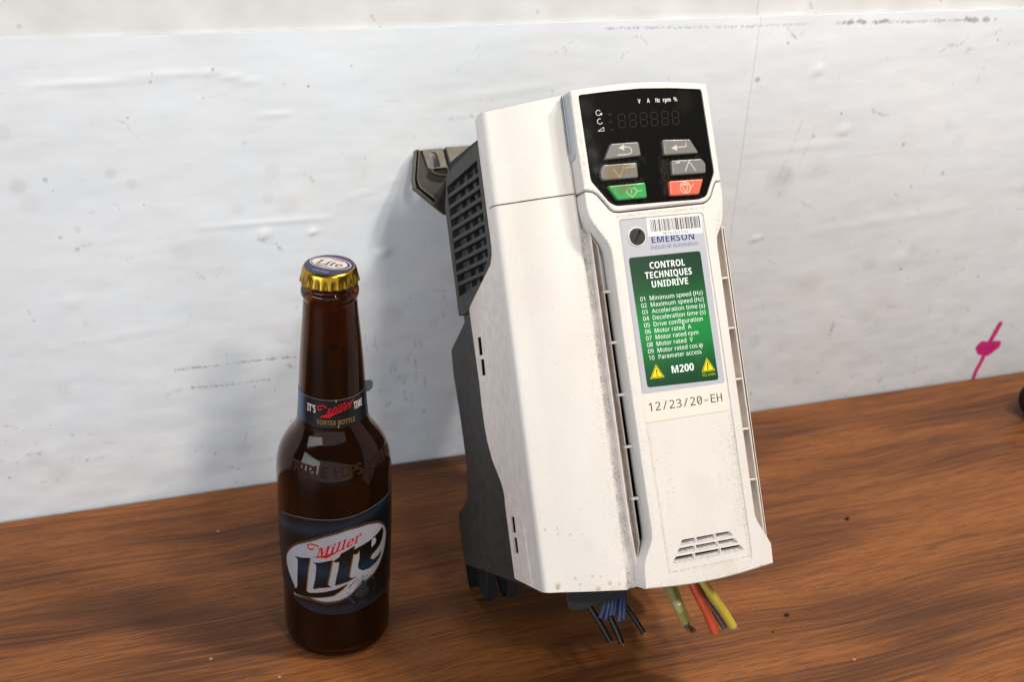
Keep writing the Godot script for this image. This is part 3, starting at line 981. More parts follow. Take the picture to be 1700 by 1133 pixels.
func loft(prof: PackedVector2Array, v0: Callable, v1: Callable, face: Rect2) -> Shape:
	var s := Shape.new()
	var k := prof.size()
	var nrm := []
	for i in k:
		var d := (prof[mini(i + 1, k - 1)] - prof[maxi(i - 1, 0)]).normalized()
		nrm.append(Vector3(-d.y, 0, d.x))
	var T := func(u: float, v: float) -> Vector2: return Vector2((u - face.position.x) / face.size.x, 1.0 - (v - face.position.y) / face.size.y)
	var ends := []
	for i in k:                                     # the two ends are softened a little
		var u := prof[i].x
		ends.append([v0.call(u), v0.call(u) + 0.35, v1.call(u) - 0.35, v1.call(u)])
	for i in k - 1:
		for j in 3:
			var dn := Vector3(0, -0.8, 0)
			var ups := [dn, Vector3.ZERO, Vector3.ZERO, -dn]
			var sink := [0.22, 0.0, 0.0, 0.22]
			var P := func(m: int, e: int) -> Vector3: return Vector3(prof[m].x, ends[m][e], prof[m].y) - nrm[m] * sink[e]
			var N := func(m: int, e: int) -> Vector3: return (nrm[m] + ups[e]).normalized()
			s.quad(P.call(i, j), P.call(i + 1, j), P.call(i + 1, j + 1), P.call(i, j + 1), N.call(i, j), N.call(i + 1, j), N.call(i + 1, j + 1), N.call(i, j + 1),
				T.call(prof[i].x, ends[i][j]), T.call(prof[i + 1].x, ends[i + 1][j]), T.call(prof[i + 1].x, ends[i + 1][j + 1]), T.call(prof[i].x, ends[i][j + 1]))
	for e in [0, 3]:
		var q := PackedVector2Array(prof)
		var ix := Geometry2D.triangulate_polygon(q)
		for j in range(0, ix.size(), 3):
			var p := []
			for m in 3:
				p.append(Vector3(q[ix[j + m]].x, ends[ix[j + m]][e], q[ix[j + m]].y))
			var n := Vector3(0, -1 if e == 0 else 1, 0)
			s.tri(p[0], p[1], p[2], n, n, n)
	return s

func front_material() -> StandardMaterial3D:
	var c := Canvas.new(Vector2(-6, -8), Vector2(120, 254), 7.8, Color(0.90, 0.88, 0.855))
	var r := RandomNumberGenerator.new()
	r.seed = 31
	var tone := noise(32, 0.004, 3)
	var clump := noise(33, 0.02, 3)
	for y in c.im.get_height():
		for x in c.im.get_width():
			var k := tone.get_noise_2d(x, y * 0.4)
			c.im.set_pixel(x, y, Color(0.855 + 0.012 * k, 0.832 + 0.016 * k, 0.806 + 0.024 * k))
	var soot := Color(0.36, 0.31, 0.26)
	for i in 11000:
		var p := Vector2(r.randf_range(-5, 119), r.randf_range(-6, 252))
		var k := clump.get_noise_2d(p.x * 8.0, p.y * 5.0) + 0.15
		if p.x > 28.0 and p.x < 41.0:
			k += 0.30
		if r.randf() > k + 0.42:
			continue
		c.dot(p, r.randf_range(0.10, 0.26), soot, r.randf_range(0.05, 0.32))
	# soot gathered along edges of the sunk panel, at the louvres and along the groove
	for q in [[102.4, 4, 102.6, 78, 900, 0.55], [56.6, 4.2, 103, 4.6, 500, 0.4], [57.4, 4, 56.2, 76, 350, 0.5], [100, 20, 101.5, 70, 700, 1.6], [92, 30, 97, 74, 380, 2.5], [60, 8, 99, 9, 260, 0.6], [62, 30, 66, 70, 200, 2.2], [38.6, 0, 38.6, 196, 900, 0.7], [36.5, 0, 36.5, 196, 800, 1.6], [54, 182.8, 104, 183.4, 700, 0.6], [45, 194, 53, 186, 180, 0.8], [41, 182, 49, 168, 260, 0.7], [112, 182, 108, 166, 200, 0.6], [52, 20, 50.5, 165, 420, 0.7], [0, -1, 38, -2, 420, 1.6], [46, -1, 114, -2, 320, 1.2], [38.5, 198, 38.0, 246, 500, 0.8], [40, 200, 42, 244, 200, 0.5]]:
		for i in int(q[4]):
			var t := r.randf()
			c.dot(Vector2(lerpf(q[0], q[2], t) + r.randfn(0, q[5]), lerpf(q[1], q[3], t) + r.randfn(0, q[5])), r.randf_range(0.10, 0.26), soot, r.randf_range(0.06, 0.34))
	# rusty drips and blisters low on the left cover
	var rust := Color(0.60, 0.44, 0.28)
	for q in [[2.6, 33, 0.9], [8.5, 32.6, 0.7], [8.4, 29.9, 0.7], [14.2, 28.9, 0.9], [20, 28, 0.5], [13.8, 7.2, 1.0], [22, 7, 1.0], [15.7, 3.8, 0.9], [5.3, 4.6, 2.2], [5.0, 3.4, 1.4], [25.9, 6.3, 0.7], [30, 2.4, 1.5], [34.5, 1.2, 1.1], [24, 0.6, 1.8], [20.6, 41, 0.5]]:
		c.dot(Vector2(q[0], q[1]), q[2], rust, 0.22)
		c.dot(Vector2(q[0] + 0.15, q[1] - 0.25), q[2] * 0.4, Color(0.42, 0.30, 0.2), 0.25)
	for q in [[22, 22, 4, 0.04], [84, 40, 9, 0.03], [78, 46, 7, 0.03], [30, 120, 10, 0.03], [90, 1, 5, 0.08], [108, -1, 1.0, 0.35], [12, 150, 12, 0.03]]:
		c.dot(Vector2(q[0], q[1]), q[2], Color(0.62, 0.52, 0.42), q[3])
	c.smear(Vector2(41, 198), Vector2(40, 246), 1.2, Color(0.72, 0.6, 0.5), 0.25, r, 0.3)
	return mat("front_plastic", Color.WHITE, 0.40, {"albedo_texture": c.texture(1), "normal_enabled": true, "normal_texture": bump(34, 0.3, 1.5, 512), "normal_scale": 0.05})

func label_material() -> StandardMaterial3D:
	var c := Canvas.new(Vector2(55, 93), Vector2(102.5, 181), 30.0, Color(0.70, 0.705, 0.73))
	var green := func(y: float) -> Color:
		var t := clampf((y - 95.0) / 66.5, 0.0, 1.0)
		var a := Color(0.045, 0.20, 0.115)
		var b := Color(0.07, 0.50, 0.22)
		return a.lerp(b, exp(-pow((t - 0.44) / 0.30, 2.0)))
	c.fill(rounded(poly([58.1, 161.6, 98.1, 161.6, 98.6, 95.3, 58.9, 96.2]), 1.6, 5), green)
	var sans := font("Droid Sans")
	var bold := font("Droid Sans", 700)
	var white := Color(0.93, 0.95, 0.94)
	var violet := Color(0.20, 0.20, 0.50)
	write(c, "EMERSON", bold, 3.3, Vector2(83.8, 167.8), violet, {"width": 24.0})
	write(c, "Industrial Automation", sans, 2.1, Vector2(84.0, 164.7), Color(0.30, 0.31, 0.55), {"width": 26.6})
	write(c, "CONTROL", bold, 3.35, Vector2(78.7, 155.0), white, {"width": 19.6})
	write(c, "TECHNIQUES", bold, 3.35, Vector2(78.7, 150.2), white, {"width": 26.0})
	write(c, "UNIDRIVE", bold, 3.35, Vector2(78.8, 145.5), white, {"width": 20.2})
	var rows := ["Minimum speed (Hz)", "Maximum speed (Hz)", "Acceleration time (s)", "Deceleration time (s)", "Drive configuration", "Motor rated  A", "Motor rated rpm", "Motor rated  V", "Motor rated cos φ", "Parameter access"]
	var widths := [29.6, 29.6, 29.8, 29.6, 27.4, 20.4, 23.8, 20.2, 25.2, 24.0]
	for i in 10:
		var y := 139.3 - 3.3 * i
		write(c, "%02d" % (i + 1), sans, 2.25, Vector2(61.4 + 0.05 * i, y), white, {"left": true, "wide": 0.98})
		write(c, rows[i], sans, 2.25, Vector2(66.6 + 0.05 * i, y), white, {"left": true, "width": widths[i]})
	write(c, "M200", bold, 3.7, Vector2(79.4, 101.7), white, {"width": 12.4})
	for q in [65.0, 93.5]:
		var o := Vector2(q, 103.3)
		var yellow := Color(0.93, 0.86, 0.08)
		c.fill(PackedVector2Array([o + Vector2(-3.9, -3.0), o + Vector2(3.9, -3.0), o + Vector2(0, 3.9)]), yellow)
		c.fill(PackedVector2Array([o + Vector2(-3.4, -2.7), o + Vector2(3.4, -2.7), o + Vector2(0, 3.3)]), Color(0.05, 0.12, 0.05))
		c.fill(PackedVector2Array([o + Vector2(-2.9, -2.4), o + Vector2(2.9, -2.4), o + Vector2(0, 2.75)]), yellow)
	var ink := Color(0.05, 0.08, 0.04)
	c.fill(poly([64.7, 104.6, 65.3, 104.6, 65.18, 102.3, 64.82, 102.3]), ink)
	c.fill(disc(Vector2(65.0, 101.7), 0.33), ink)
	c.fill(poly([93.7, 105.0, 92.9, 103.1, 93.5, 103.1, 93.1, 101.9, 92.8, 102.0, 93.3, 101.0, 93.8, 102.2, 93.5, 102.1, 94.1, 103.6, 93.5, 103.5, 94.2, 105.0]), ink)
	write(c, "10 min", sans, 1.7, Vector2(93.4, 97.9), Color(0.72, 0.74, 0.10), {"width": 7.4})
	var r := RandomNumberGenerator.new()
	r.seed = 77
	for i in 420:
		var p := Vector2(r.randf_range(55.5, 102), r.randf_range(93.5, 180.5))
		c.dot(p, r.randf_range(0.06, 0.16), Color(0.45, 0.36, 0.26), r.randf_range(0.2, 0.7))
	for i in 240:
		c.dot(Vector2(r.randfn(67, 2.0), r.randfn(103, 5.0)), r.randf_range(0.06, 0.16), Color(0.55, 0.45, 0.30), r.randf_range(0.2, 0.6))
		c.dot(Vector2(r.randfn(89, 1.6), r.randfn(108, 4.0)), r.randf_range(0.06, 0.16), Color(0.60, 0.52, 0.40), r.randf_range(0.2, 0.6))
		c.dot(Vector2(r.randfn(56.4, 0.5), r.randf_range(94, 180)), r.randf_range(0.06, 0.14), Color(0.45, 0.38, 0.3), r.randf_range(0.2, 0.5))
	for i in 30:
		c.dot(Vector2(r.randfn(91.0, 0.7), r.randfn(113.6, 0.7)), r.randf_range(0.15, 0.45), Color(0.75, 0.75, 0.68), r.randf_range(0.3, 0.7))
	return mat("printed_label", Color.WHITE, 0.38, {"albedo_texture": c.texture(2)})

func barcode_material() -> StandardMaterial3D:
	var c := Canvas.new(Vector2(70, 170.5), Vector2(102, 181.1), 40.0, Color(0.90, 0.89, 0.88))
	var r := RandomNumberGenerator.new()
	r.seed = 5
	var x := 72.0
	while x < 99.8:
		var bar := 0.21 * float([1, 1, 2, 1, 3].pick_random() if false else [1, 1, 2, 1, 3][r.randi() % 5])
		var gap := 0.21 * float([1, 2, 1, 2][r.randi() % 4])
		c.fill(rect(x, 173.5, minf(x + bar, 100.2), 179.6), Color(0.08, 0.08, 0.09))
		x += bar + gap
	write(c, "3676-0013-02", font("Droid Sans"), 1.35, Vector2(85.6, 171.5), Color(0.12, 0.12, 0.13), {"width": 14.6})
	return mat("barcode_sticker", Color.WHITE, 0.45, {"albedo_texture": c.texture(2)})

func date_material() -> StandardMaterial3D:
	var c := Canvas.new(Vector2(55, 78.5), Vector2(103, 93.1), 32.0, Color(0.875, 0.845, 0.795))
	write(c, "12/23/20-EH", font("Droid Sans Mono"), 4.2, Vector2(78.6, 84.3), Color(0.16, 0.15, 0.15), {"width": 41.0})
	# the typed zero carries a stroke
	c.fill_all(stroke([85.5, 85.2, 87.0, 87.5], 0.36), Color(0.16, 0.15, 0.15))
	var r := RandomNumberGenerator.new()
	r.seed = 6
	for i in 120:
		c.dot(Vector2(r.randf_range(55, 103), r.randf_range(79, 93)), r.randf_range(0.06, 0.15), Color(0.5, 0.42, 0.34), r.randf_range(0.2, 0.6))
	return mat("date_sticker", Color.WHITE, 0.5, {"albedo_texture": c.texture(2)})

func display_material() -> StandardMaterial3D:
	var c := Canvas.new(Vector2(41, 186), Vector2(114, 248), 26.0, Color(0.062, 0.06, 0.06))
	var white := Color(0.88, 0.88, 0.86)
	var bold := font("Droid Sans", 700)
	for q in [["V", 75.3], ["A", 80.4], ["Hz", 85.6], ["rpm", 90.8], ["%", 95.7]]:
		write(c, q[0], bold, 2.15, Vector2(q[1], 239.2), white, {"wide": 0.80})
	# turn arrows and a wedge on the left
	for q in [[52.4, 235.6, 0.5], [52.6, 231.2, 1.0]]:
		var l := []
		for i in 12:
			var a := lerpf(0.5, 5.3, i / 11.0) + float(q[2]) - 0.4
			l.append_array([q[0] + 1.35 * cos(a), q[1] + 1.35 * sin(a)])
		c.fill_all(stroke(l, 0.34), white)
	c.fill(poly([53.0, 235.2, 54.5, 235.5, 53.9, 234.0]), white)
	c.fill_all(stroke([51.0, 226.4, 54.2, 228.2, 54.2, 226.3], 0.26, true), white)
	# unlit seven-segment digits
	var dim := Color(0.20, 0.168, 0.142)
	for i in 6:
		var x := 64.4 + 6.0 * i
		for sgm in [[-1.4, 3.4, 1.4, 3.4], [-1.4, 0, 1.4, 0], [-1.4, -3.4, 1.4, -3.4], [-1.8, 3.0, -1.8, 0.4], [1.8, 3.0, 1.8, 0.4], [-1.8, -0.4, -1.8, -3.0], [1.8, -0.4, 1.8, -3.0]]:
			c.fill_all(stroke([x + sgm[0] + 0.06 * sgm[1], 230.8 + sgm[1], x + sgm[2] + 0.06 * sgm[3], 230.8 + sgm[3]], 0.5), dim)
		if i > 1:
			c.fill(rect(x - 0.6, 235.3, x + 0.6, 235.8), Color(0.14, 0.115, 0.09))
	for y in [234.4, 230.6, 226.6]:
		c.fill(rect(57.4, y - 0.35, 59.4, y + 0.35), dim)
	c.fill(rect(99.6, 223.5, 99.72, 236.5), Color(0.13, 0.12, 0.115))
	var r := RandomNumberGenerator.new()
	r.seed = 8
	var dust := Color(0.62, 0.52, 0.42)
	for i in 700:
		c.dot(Vector2(r.randf_range(42, 112), r.randf_range(188, 246)), r.randf_range(0.05, 0.14), dust, r.randf_range(0.1, 0.5))
	for q in [[50, 210, 70, 210, 260, 0.9], [50, 200, 72, 200, 360, 0.9], [86, 210, 107, 210, 260, 0.9], [84, 199.8, 106, 199.8, 320, 0.9], [82.6, 192, 83.4, 212, 520, 1.1], [52, 189, 72, 189.4, 160, 0.6], [84, 189, 103, 189, 160, 0.6], [43.5, 201, 53, 189, 160, 0.7], [86, 209, 86, 202, 160, 0.8]]:
		for i in int(q[4]):
			var t := r.randf()
			c.dot(Vector2(lerpf(q[0], q[2], t) + r.randfn(0, q[5]), lerpf(q[1], q[3], t) + r.randfn(0, q[5])), r.randf_range(0.06, 0.2), dust, r.randf_range(0.1, 0.55))
	for q in [[46, 214, 6, 0.30], [48, 206, 5, 0.34], [46, 224, 8, 0.20], [45, 238, 7, 0.16], [53, 209.6, 3, 0.3], [72, 210, 2.4, 0.3], [84, 204, 3.5, 0.12], [100, 240, 10, 0.07]]:  # glare haze painted over the dusty window, mostly left of the keys
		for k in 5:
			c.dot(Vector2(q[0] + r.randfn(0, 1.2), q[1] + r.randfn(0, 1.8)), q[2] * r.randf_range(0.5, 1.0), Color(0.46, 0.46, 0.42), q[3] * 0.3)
	for i in 50:
		var p := Vector2(r.randf_range(43, 112), r.randf_range(196, 246))
		c.smear(p, p + Vector2(r.randf_range(-5, 5), r.randf_range(-1, 1)), 0.12, Color(0.3, 0.27, 0.24), 0.25, r, 0.3)
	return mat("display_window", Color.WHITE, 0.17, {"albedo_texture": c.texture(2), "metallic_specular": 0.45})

func button_material() -> StandardMaterial3D:
	var c := Canvas.new(Vector2(41, 186), Vector2(114, 248), 24.0, Color(0.46, 0.455, 0.44))
	c.fill(rect(41, 186, 78, 199.8), Color(0.20, 0.60, 0.30))
	c.fill(rect(78, 186, 114, 199.8), Color(0.86, 0.40, 0.30))
	var pale := Color(0.77, 0.75, 0.69)
	# bent back arrow
	c.fill_all(stroke([58.6, 213.2, 64.6, 213.2, 66.0, 213.8, 66.6, 215.0, 66.0, 216.4, 64.6, 217.0, 62.4, 217.0], 0.5), pale)
	c.fill(poly([59.6, 216.8, 62.8, 218.4, 62.6, 215.2]), pale)
	# enter arrow
	c.fill_all(stroke([91.4, 215.0, 97.0, 215.2, 97.1, 217.0], 0.5), pale)
	c.fill(poly([88.4, 214.8, 91.7, 216.5, 91.7, 213.2]), pale)
	# down and up chevrons with small wedges
	c.fill_all(stroke([55.2, 206.8, 58.2, 202.0, 61.2, 207.2], 0.5), pale)
	c.fill_all(stroke([61.6, 206.4, 66.8, 206.6, 66.8, 208.0], 0.3, true), pale)
	c.fill_all(stroke([94.6, 202.6, 97.4, 207.4, 100.6, 202.6], 0.5), pale)
	c.fill(poly([88.4, 206.7, 92.2, 207.0, 92.2, 208.0]), pale)
	# start diamond and stop circle
	c.fill_all(stroke([63.6, 191.4, 60.6, 194.2, 61.4, 196.0, 65.6, 196.0, 66.6, 194.4], 0.34, true), pale)
	c.fill_all(stroke([63.4, 193.4, 63.4, 195.8], 0.4), pale)
	c.fill_all(stroke([66.6, 194.2, 69.4, 194.6], 0.3), pale)
	var ring := []
	for i in 20:
		ring.append_array([93.4 + 2.9 * cos(TAU * i / 20.0), 194.3 + 2.9 * sin(TAU * i / 20.0)])
	c.fill_all(stroke(ring, 0.4, true), pale)
	c.fill_all(stroke([91.2, 196.0, 95.4, 196.0, 93.5, 191.6], 0.36, true), pale)
	c.fill(poly([92.4, 195.4, 94.6, 195.4, 94.2, 196.4, 92.8, 196.6]), pale)
	c.fill_all(stroke([95.6, 193.4, 98.6, 196.0], 0.3), pale)
	var r := RandomNumberGenerator.new()
	r.seed = 81
	for i in 900:
		c.dot(Vector2(r.randf_range(48, 108), r.randf_range(190, 220)), r.randf_range(0.06, 0.2), Color(0.45, 0.33, 0.22), r.randf_range(0.1, 0.5))
	for q in [[58, 195.8, 3.2, 0.45], [62, 197.4, 3.5, 0.5], [56, 205, 6, 0.5], [61, 207, 5, 0.45], [52, 203, 4, 0.3], [66, 204, 4, 0.25], [98, 191, 3, 0.2], [54, 197.4, 2.2, 0.3]]:
		c.dot(Vector2(q[0], q[1]), q[2], Color(0.47, 0.36, 0.24), q[3])
	return mat("button_plastic", Color.WHITE, 0.32, {"albedo_texture": c.texture(2), "clearcoat_enabled": true, "clearcoat": 0.4, "clearcoat_roughness": 0.15})

func build_wires(d: Node3D) -> void:
	var s := Shape.new()
	plate(s, rounded(poly([15.2, 2, 15.2, -10.0, 17.9, -12.5, 24.6, -12.8, 28, -11.8, 47.8, -10.4, 48.2, -6.2, 74, -10.4, 74, 2]), 0.5, 2), [], 147.6, 149.4, 0.3)
	var br := part("cable_bracket", s, mat("dull_steel", Color(0.20, 0.20, 0.195), 0.5, {"metallic": 0.5}), d)
	var black := mat("black_wire", Color(0.055, 0.055, 0.06), 0.25)
	var blue := mat("blue_wire", Color(0.16, 0.215, 0.37), 0.45)
	var copper := mat("copper", Color(0.72, 0.42, 0.28), 0.35, {"metallic": 0.9})
	var w := 140.0
	# black jacketed leads, cut off square
	for q in [[27.0, 4.0, 30.0, -13.6, 38.3, -33.2, 1.75], [37.5, 4.0, 40.4, -20.0, 44.6, -35.6, 1.75], [46.0, 4.0, 50.0, -16.6, 57.6, -32.4, 1.45]]:
		s = Shape.new()
		var a := Vector3(q[0], q[1], w - 3.0)
		var b := Vector3(q[2], q[3], w)
		var c := Vector3(q[4], q[5], w + 2.0)
		tube(s, [a, a.lerp(b, 0.5) + Vector3(-0.4, 0, 0), b, b.lerp(c, 0.5) + Vector3(0.3, 0, 0), c], [q[6], q[6], q[6], q[6] * 0.98, q[6] * 0.96], 16)
		var o := part("wire", s, black, d)
		o.set_meta("label", "cut black wire")
		s = Shape.new()
		for k in 7:
			var off := Vector3(rng.randfn(0, 0.5), 0, rng.randfn(0, 0.5))
			tube(s, [c + off - Vector3(0, -0.5, 0), c + off * 1.3 + (c - b).normalized() * rng.randf_range(0.2, 1.3)], [0.18, 0.14], 6)
		part("strands", s, copper, o)
	# a flat bundle of short blue leads
	for q in [[38.6, -11.0, 33.6, -20.0], [40.6, -11.0, 36.4, -21.2], [42.8, -10.0, 39.6, -19.8], [45.4, -9.0, 41.2, -19.6], [47.6, -10.0, 44.0, -23.6], [49.0, -11.0, 46.6, -22.6]]:
		s = Shape.new()
		var a := Vector3(q[0] + 1.8, 3.0, w - 2)
		var b := Vector3(q[0], q[1], w + 3.2)
		var c := Vector3(q[2], q[3], w + 4.0)
		tube(s, [a, b, c], [1.45, 1.45, 1.4], 12)
		var o := part("wire", s, blue, d)
		o.set_meta("label", "short blue wire of the bundle")
	# crimp connector: yellowish clear sleeve over a metal barrel
	var sleeve := mat("clear_yellow_sleeve", Color(0.62, 0.60, 0.28, 0.52), 0.2, {"transparency": BaseMaterial3D.TRANSPARENCY_ALPHA})
	sleeve.albedo_texture = null
	s = Shape.new()
	var top := Vector3(76.2, -9.0, w)
	var end := Vector3(82.8, -32.0, w + 1.5)
	tube(s, [top, top.lerp(end, 0.25), top.lerp(end, 0.5), top.lerp(end, 0.8), end], [3.5, 3.6, 3.3, 3.1, 3.2], 20, 0.72)
	var cr := part("crimp_connector", s, sleeve, d)
	s = Shape.new()
	tube(s, [top.lerp(end, 0.06), top.lerp(end, 0.42)], [2.5, 2.3], 14, 0.7)
	part("barrel", s, mat("dark_barrel", Color(0.25, 0.25, 0.16), 0.3, {"metallic": 0.4}), cr)
	s = Shape.new()
	tube(s, [top.lerp(end, 0.44), top.lerp(end, 0.52), top.lerp(end, 0.72)], [2.1, 2.6, 1.6], 14)
	part("barrel", s, mat("pale_barrel", Color(0.80, 0.80, 0.66), 0.35), cr)
	s = Shape.new()
	tube(s, [top.lerp(end, 0.7), end + Vector3(0.4, -1.6, 0)], [1.5, 1.6], 12)
	part("core", s, mat("green_core", Color(0.13, 0.30, 0.27), 0.4), cr)
	s = Shape.new()
	for k in 30:
		var off := Vector3(rng.randfn(0, 0.8), rng.randfn(0, 0.3), rng.randfn(0, 0.8))
		var a := end + Vector3(0.4, -1.2, 0) + off * 0.6
		tube(s, [a, a + Vector3(1.6, -1.7, 0.2) + off * 0.5, a + Vector3(2.6 + rng.randfn(0, 0.5), -3.6 + rng.randfn(0, 0.7), 0.6) + off * 0.6], [0.17, 0.17, 0.13], 6)
	part("strands", s, mat("dark_copper", Color(0.36, 0.22, 0.17), 0.35, {"metallic": 0.8}), cr)
	# red, grey and yellow leads
	for q in [["red wire with a cut end", Color(0.72, 0.27, 0.15), 89.2, -6.0, 92.8, -20.0, 99.3, -40.3, 2.45, 0.0], ["grey wire between the red and yellow ones", Color(0.40, 0.38, 0.36), 93.0, -6.0, 97.6, -22.0, 107.2, -39.6, 1.7, -4.0], ["yellow wire with a frayed end", Color(0.70, 0.61, 0.21), 94.4, -6.0, 99.4, -19.0, 109.8, -39.0, 2.35, 1.5]]:
		s = Shape.new()
		var a := Vector3(q[2] - 0.6, q[3] + 6.0, w - 2.0 + q[9])
		var b := Vector3(q[2] + 0.6, q[3] - 5.0, w + q[9])
		var c := Vector3(q[4], q[5], w + 0.6 + q[9])
		var e := Vector3(q[6], q[7], w + 1.0 + q[9])
		tube(s, [a, b, c, c.lerp(e, 0.5) + Vector3(0.35, 0.2, 0), e.lerp(c, 0.03), e], [q[8], q[8], q[8], q[8], q[8], q[8] * 0.9], 18)
		var o := part("wire", s, mat(q[0], q[1], 0.38), d)
		o.set_meta("label", q[0])
		if q[0].begins_with("yellow") or q[0].begins_with("grey"):
			s = Shape.new()
			for k in 16:
				var off := Vector3(rng.randfn(0, 0.9), rng.randfn(0, 0.4), rng.randfn(0, 0.9))
				tube(s, [e + off * 0.8, e + off + (e - c).normalized() * rng.randf_range(0.6, 2.4) + Vector3(rng.randf_range(-0.2, 0.9), 0, 0)], [0.16, 0.12], 6)
			part("strands", s, mat("tinned_strands", Color(0.66, 0.60, 0.58), 0.35, {"metallic": 0.7}), o)
	br.set_meta("label", "grey metal cable bracket")

# ---------------------------------------------------------------- the bottle
const BOTTLE := [[30.2, 40], [30.8, 60], [31.0, 85], [31.0, 104], [30.9, 112], [30.5, 117.5], [29.4, 122.5], [27.6, 127], [25.0, 131.5], [22.2, 135.5], [20.2, 139], [18.9, 143], [18.3, 147], [17.9, 152], [17.5, 160], [16.6, 175], [15.4, 190], [14.2, 203], [13.7, 210]]
func bottle_radius(h: float) -> float:
	for i in BOTTLE.size() - 1:
		if h <= BOTTLE[i + 1][1]:
			return lerpf(BOTTLE[i][0], BOTTLE[i + 1][0], clampf((h - BOTTLE[i][1]) / float(BOTTLE[i + 1][1] - BOTTLE[i][1]), 0.0, 1.0))
	return 13.7

func around(deg: float, r: float, h: float) -> Vector3:
	return Vector3(sin(deg_to_rad(deg)) * r, h, cos(deg_to_rad(deg)) * r)

func wrap_sheet(deg0: float, deg1: float, h0: Callable, h1: Callable, lift: float, uv: Rect2, rows := 6, pitch := 3.0) -> Shape:
	var s := Shape.new()
	var k := int((deg1 - deg0) / pitch)
	var P := func(i: int, j: int) -> Array:
		var a := lerpf(deg0, deg1, i / float(k))
		var h := lerpf(h0.call(a), h1.call(a), j / float(rows))
		var r := bottle_radius(h) + lift
		var slope := bottle_radius(h + 0.6) - bottle_radius(h - 0.6)
		var n := around(a, 1.0, -slope / 1.2).normalized()
		return [around(a, r, h), n, Vector2((a - uv.position.x) / uv.size.x, 1.0 - (h - uv.position.y) / uv.size.y)]
	for i in k:
		for j in rows:
			var a: Array = P.call(i, j)
			var b: Array = P.call(i + 1, j)
			var c: Array = P.call(i + 1, j + 1)
			var d: Array = P.call(i, j + 1)
			s.quad(a[0], b[0], c[0], d[0], a[1], b[1], c[1], d[1], a[2], b[2], c[2], d[2])
		for j in [0, rows]:
			var a: Array = P.call(i, j)
			var b: Array = P.call(i + 1, j)
			s.flat(a[0], b[0], b[0] - b[1] * lift * 0.9, a[0] - a[1] * lift * 0.9, Vector3(0, -1 if j == 0 else 1, 0))
	return s

func table_lookup(a: Array) -> Callable:
	return func(x: float) -> float:
		for i in a.size() - 1:
			if x <= a[i + 1][0]:
				return lerpf(a[i][1], a[i + 1][1], clampf((x - a[i][0]) / float(a[i + 1][0] - a[i][0]), 0.0, 1.0))
		return a[-1][1]

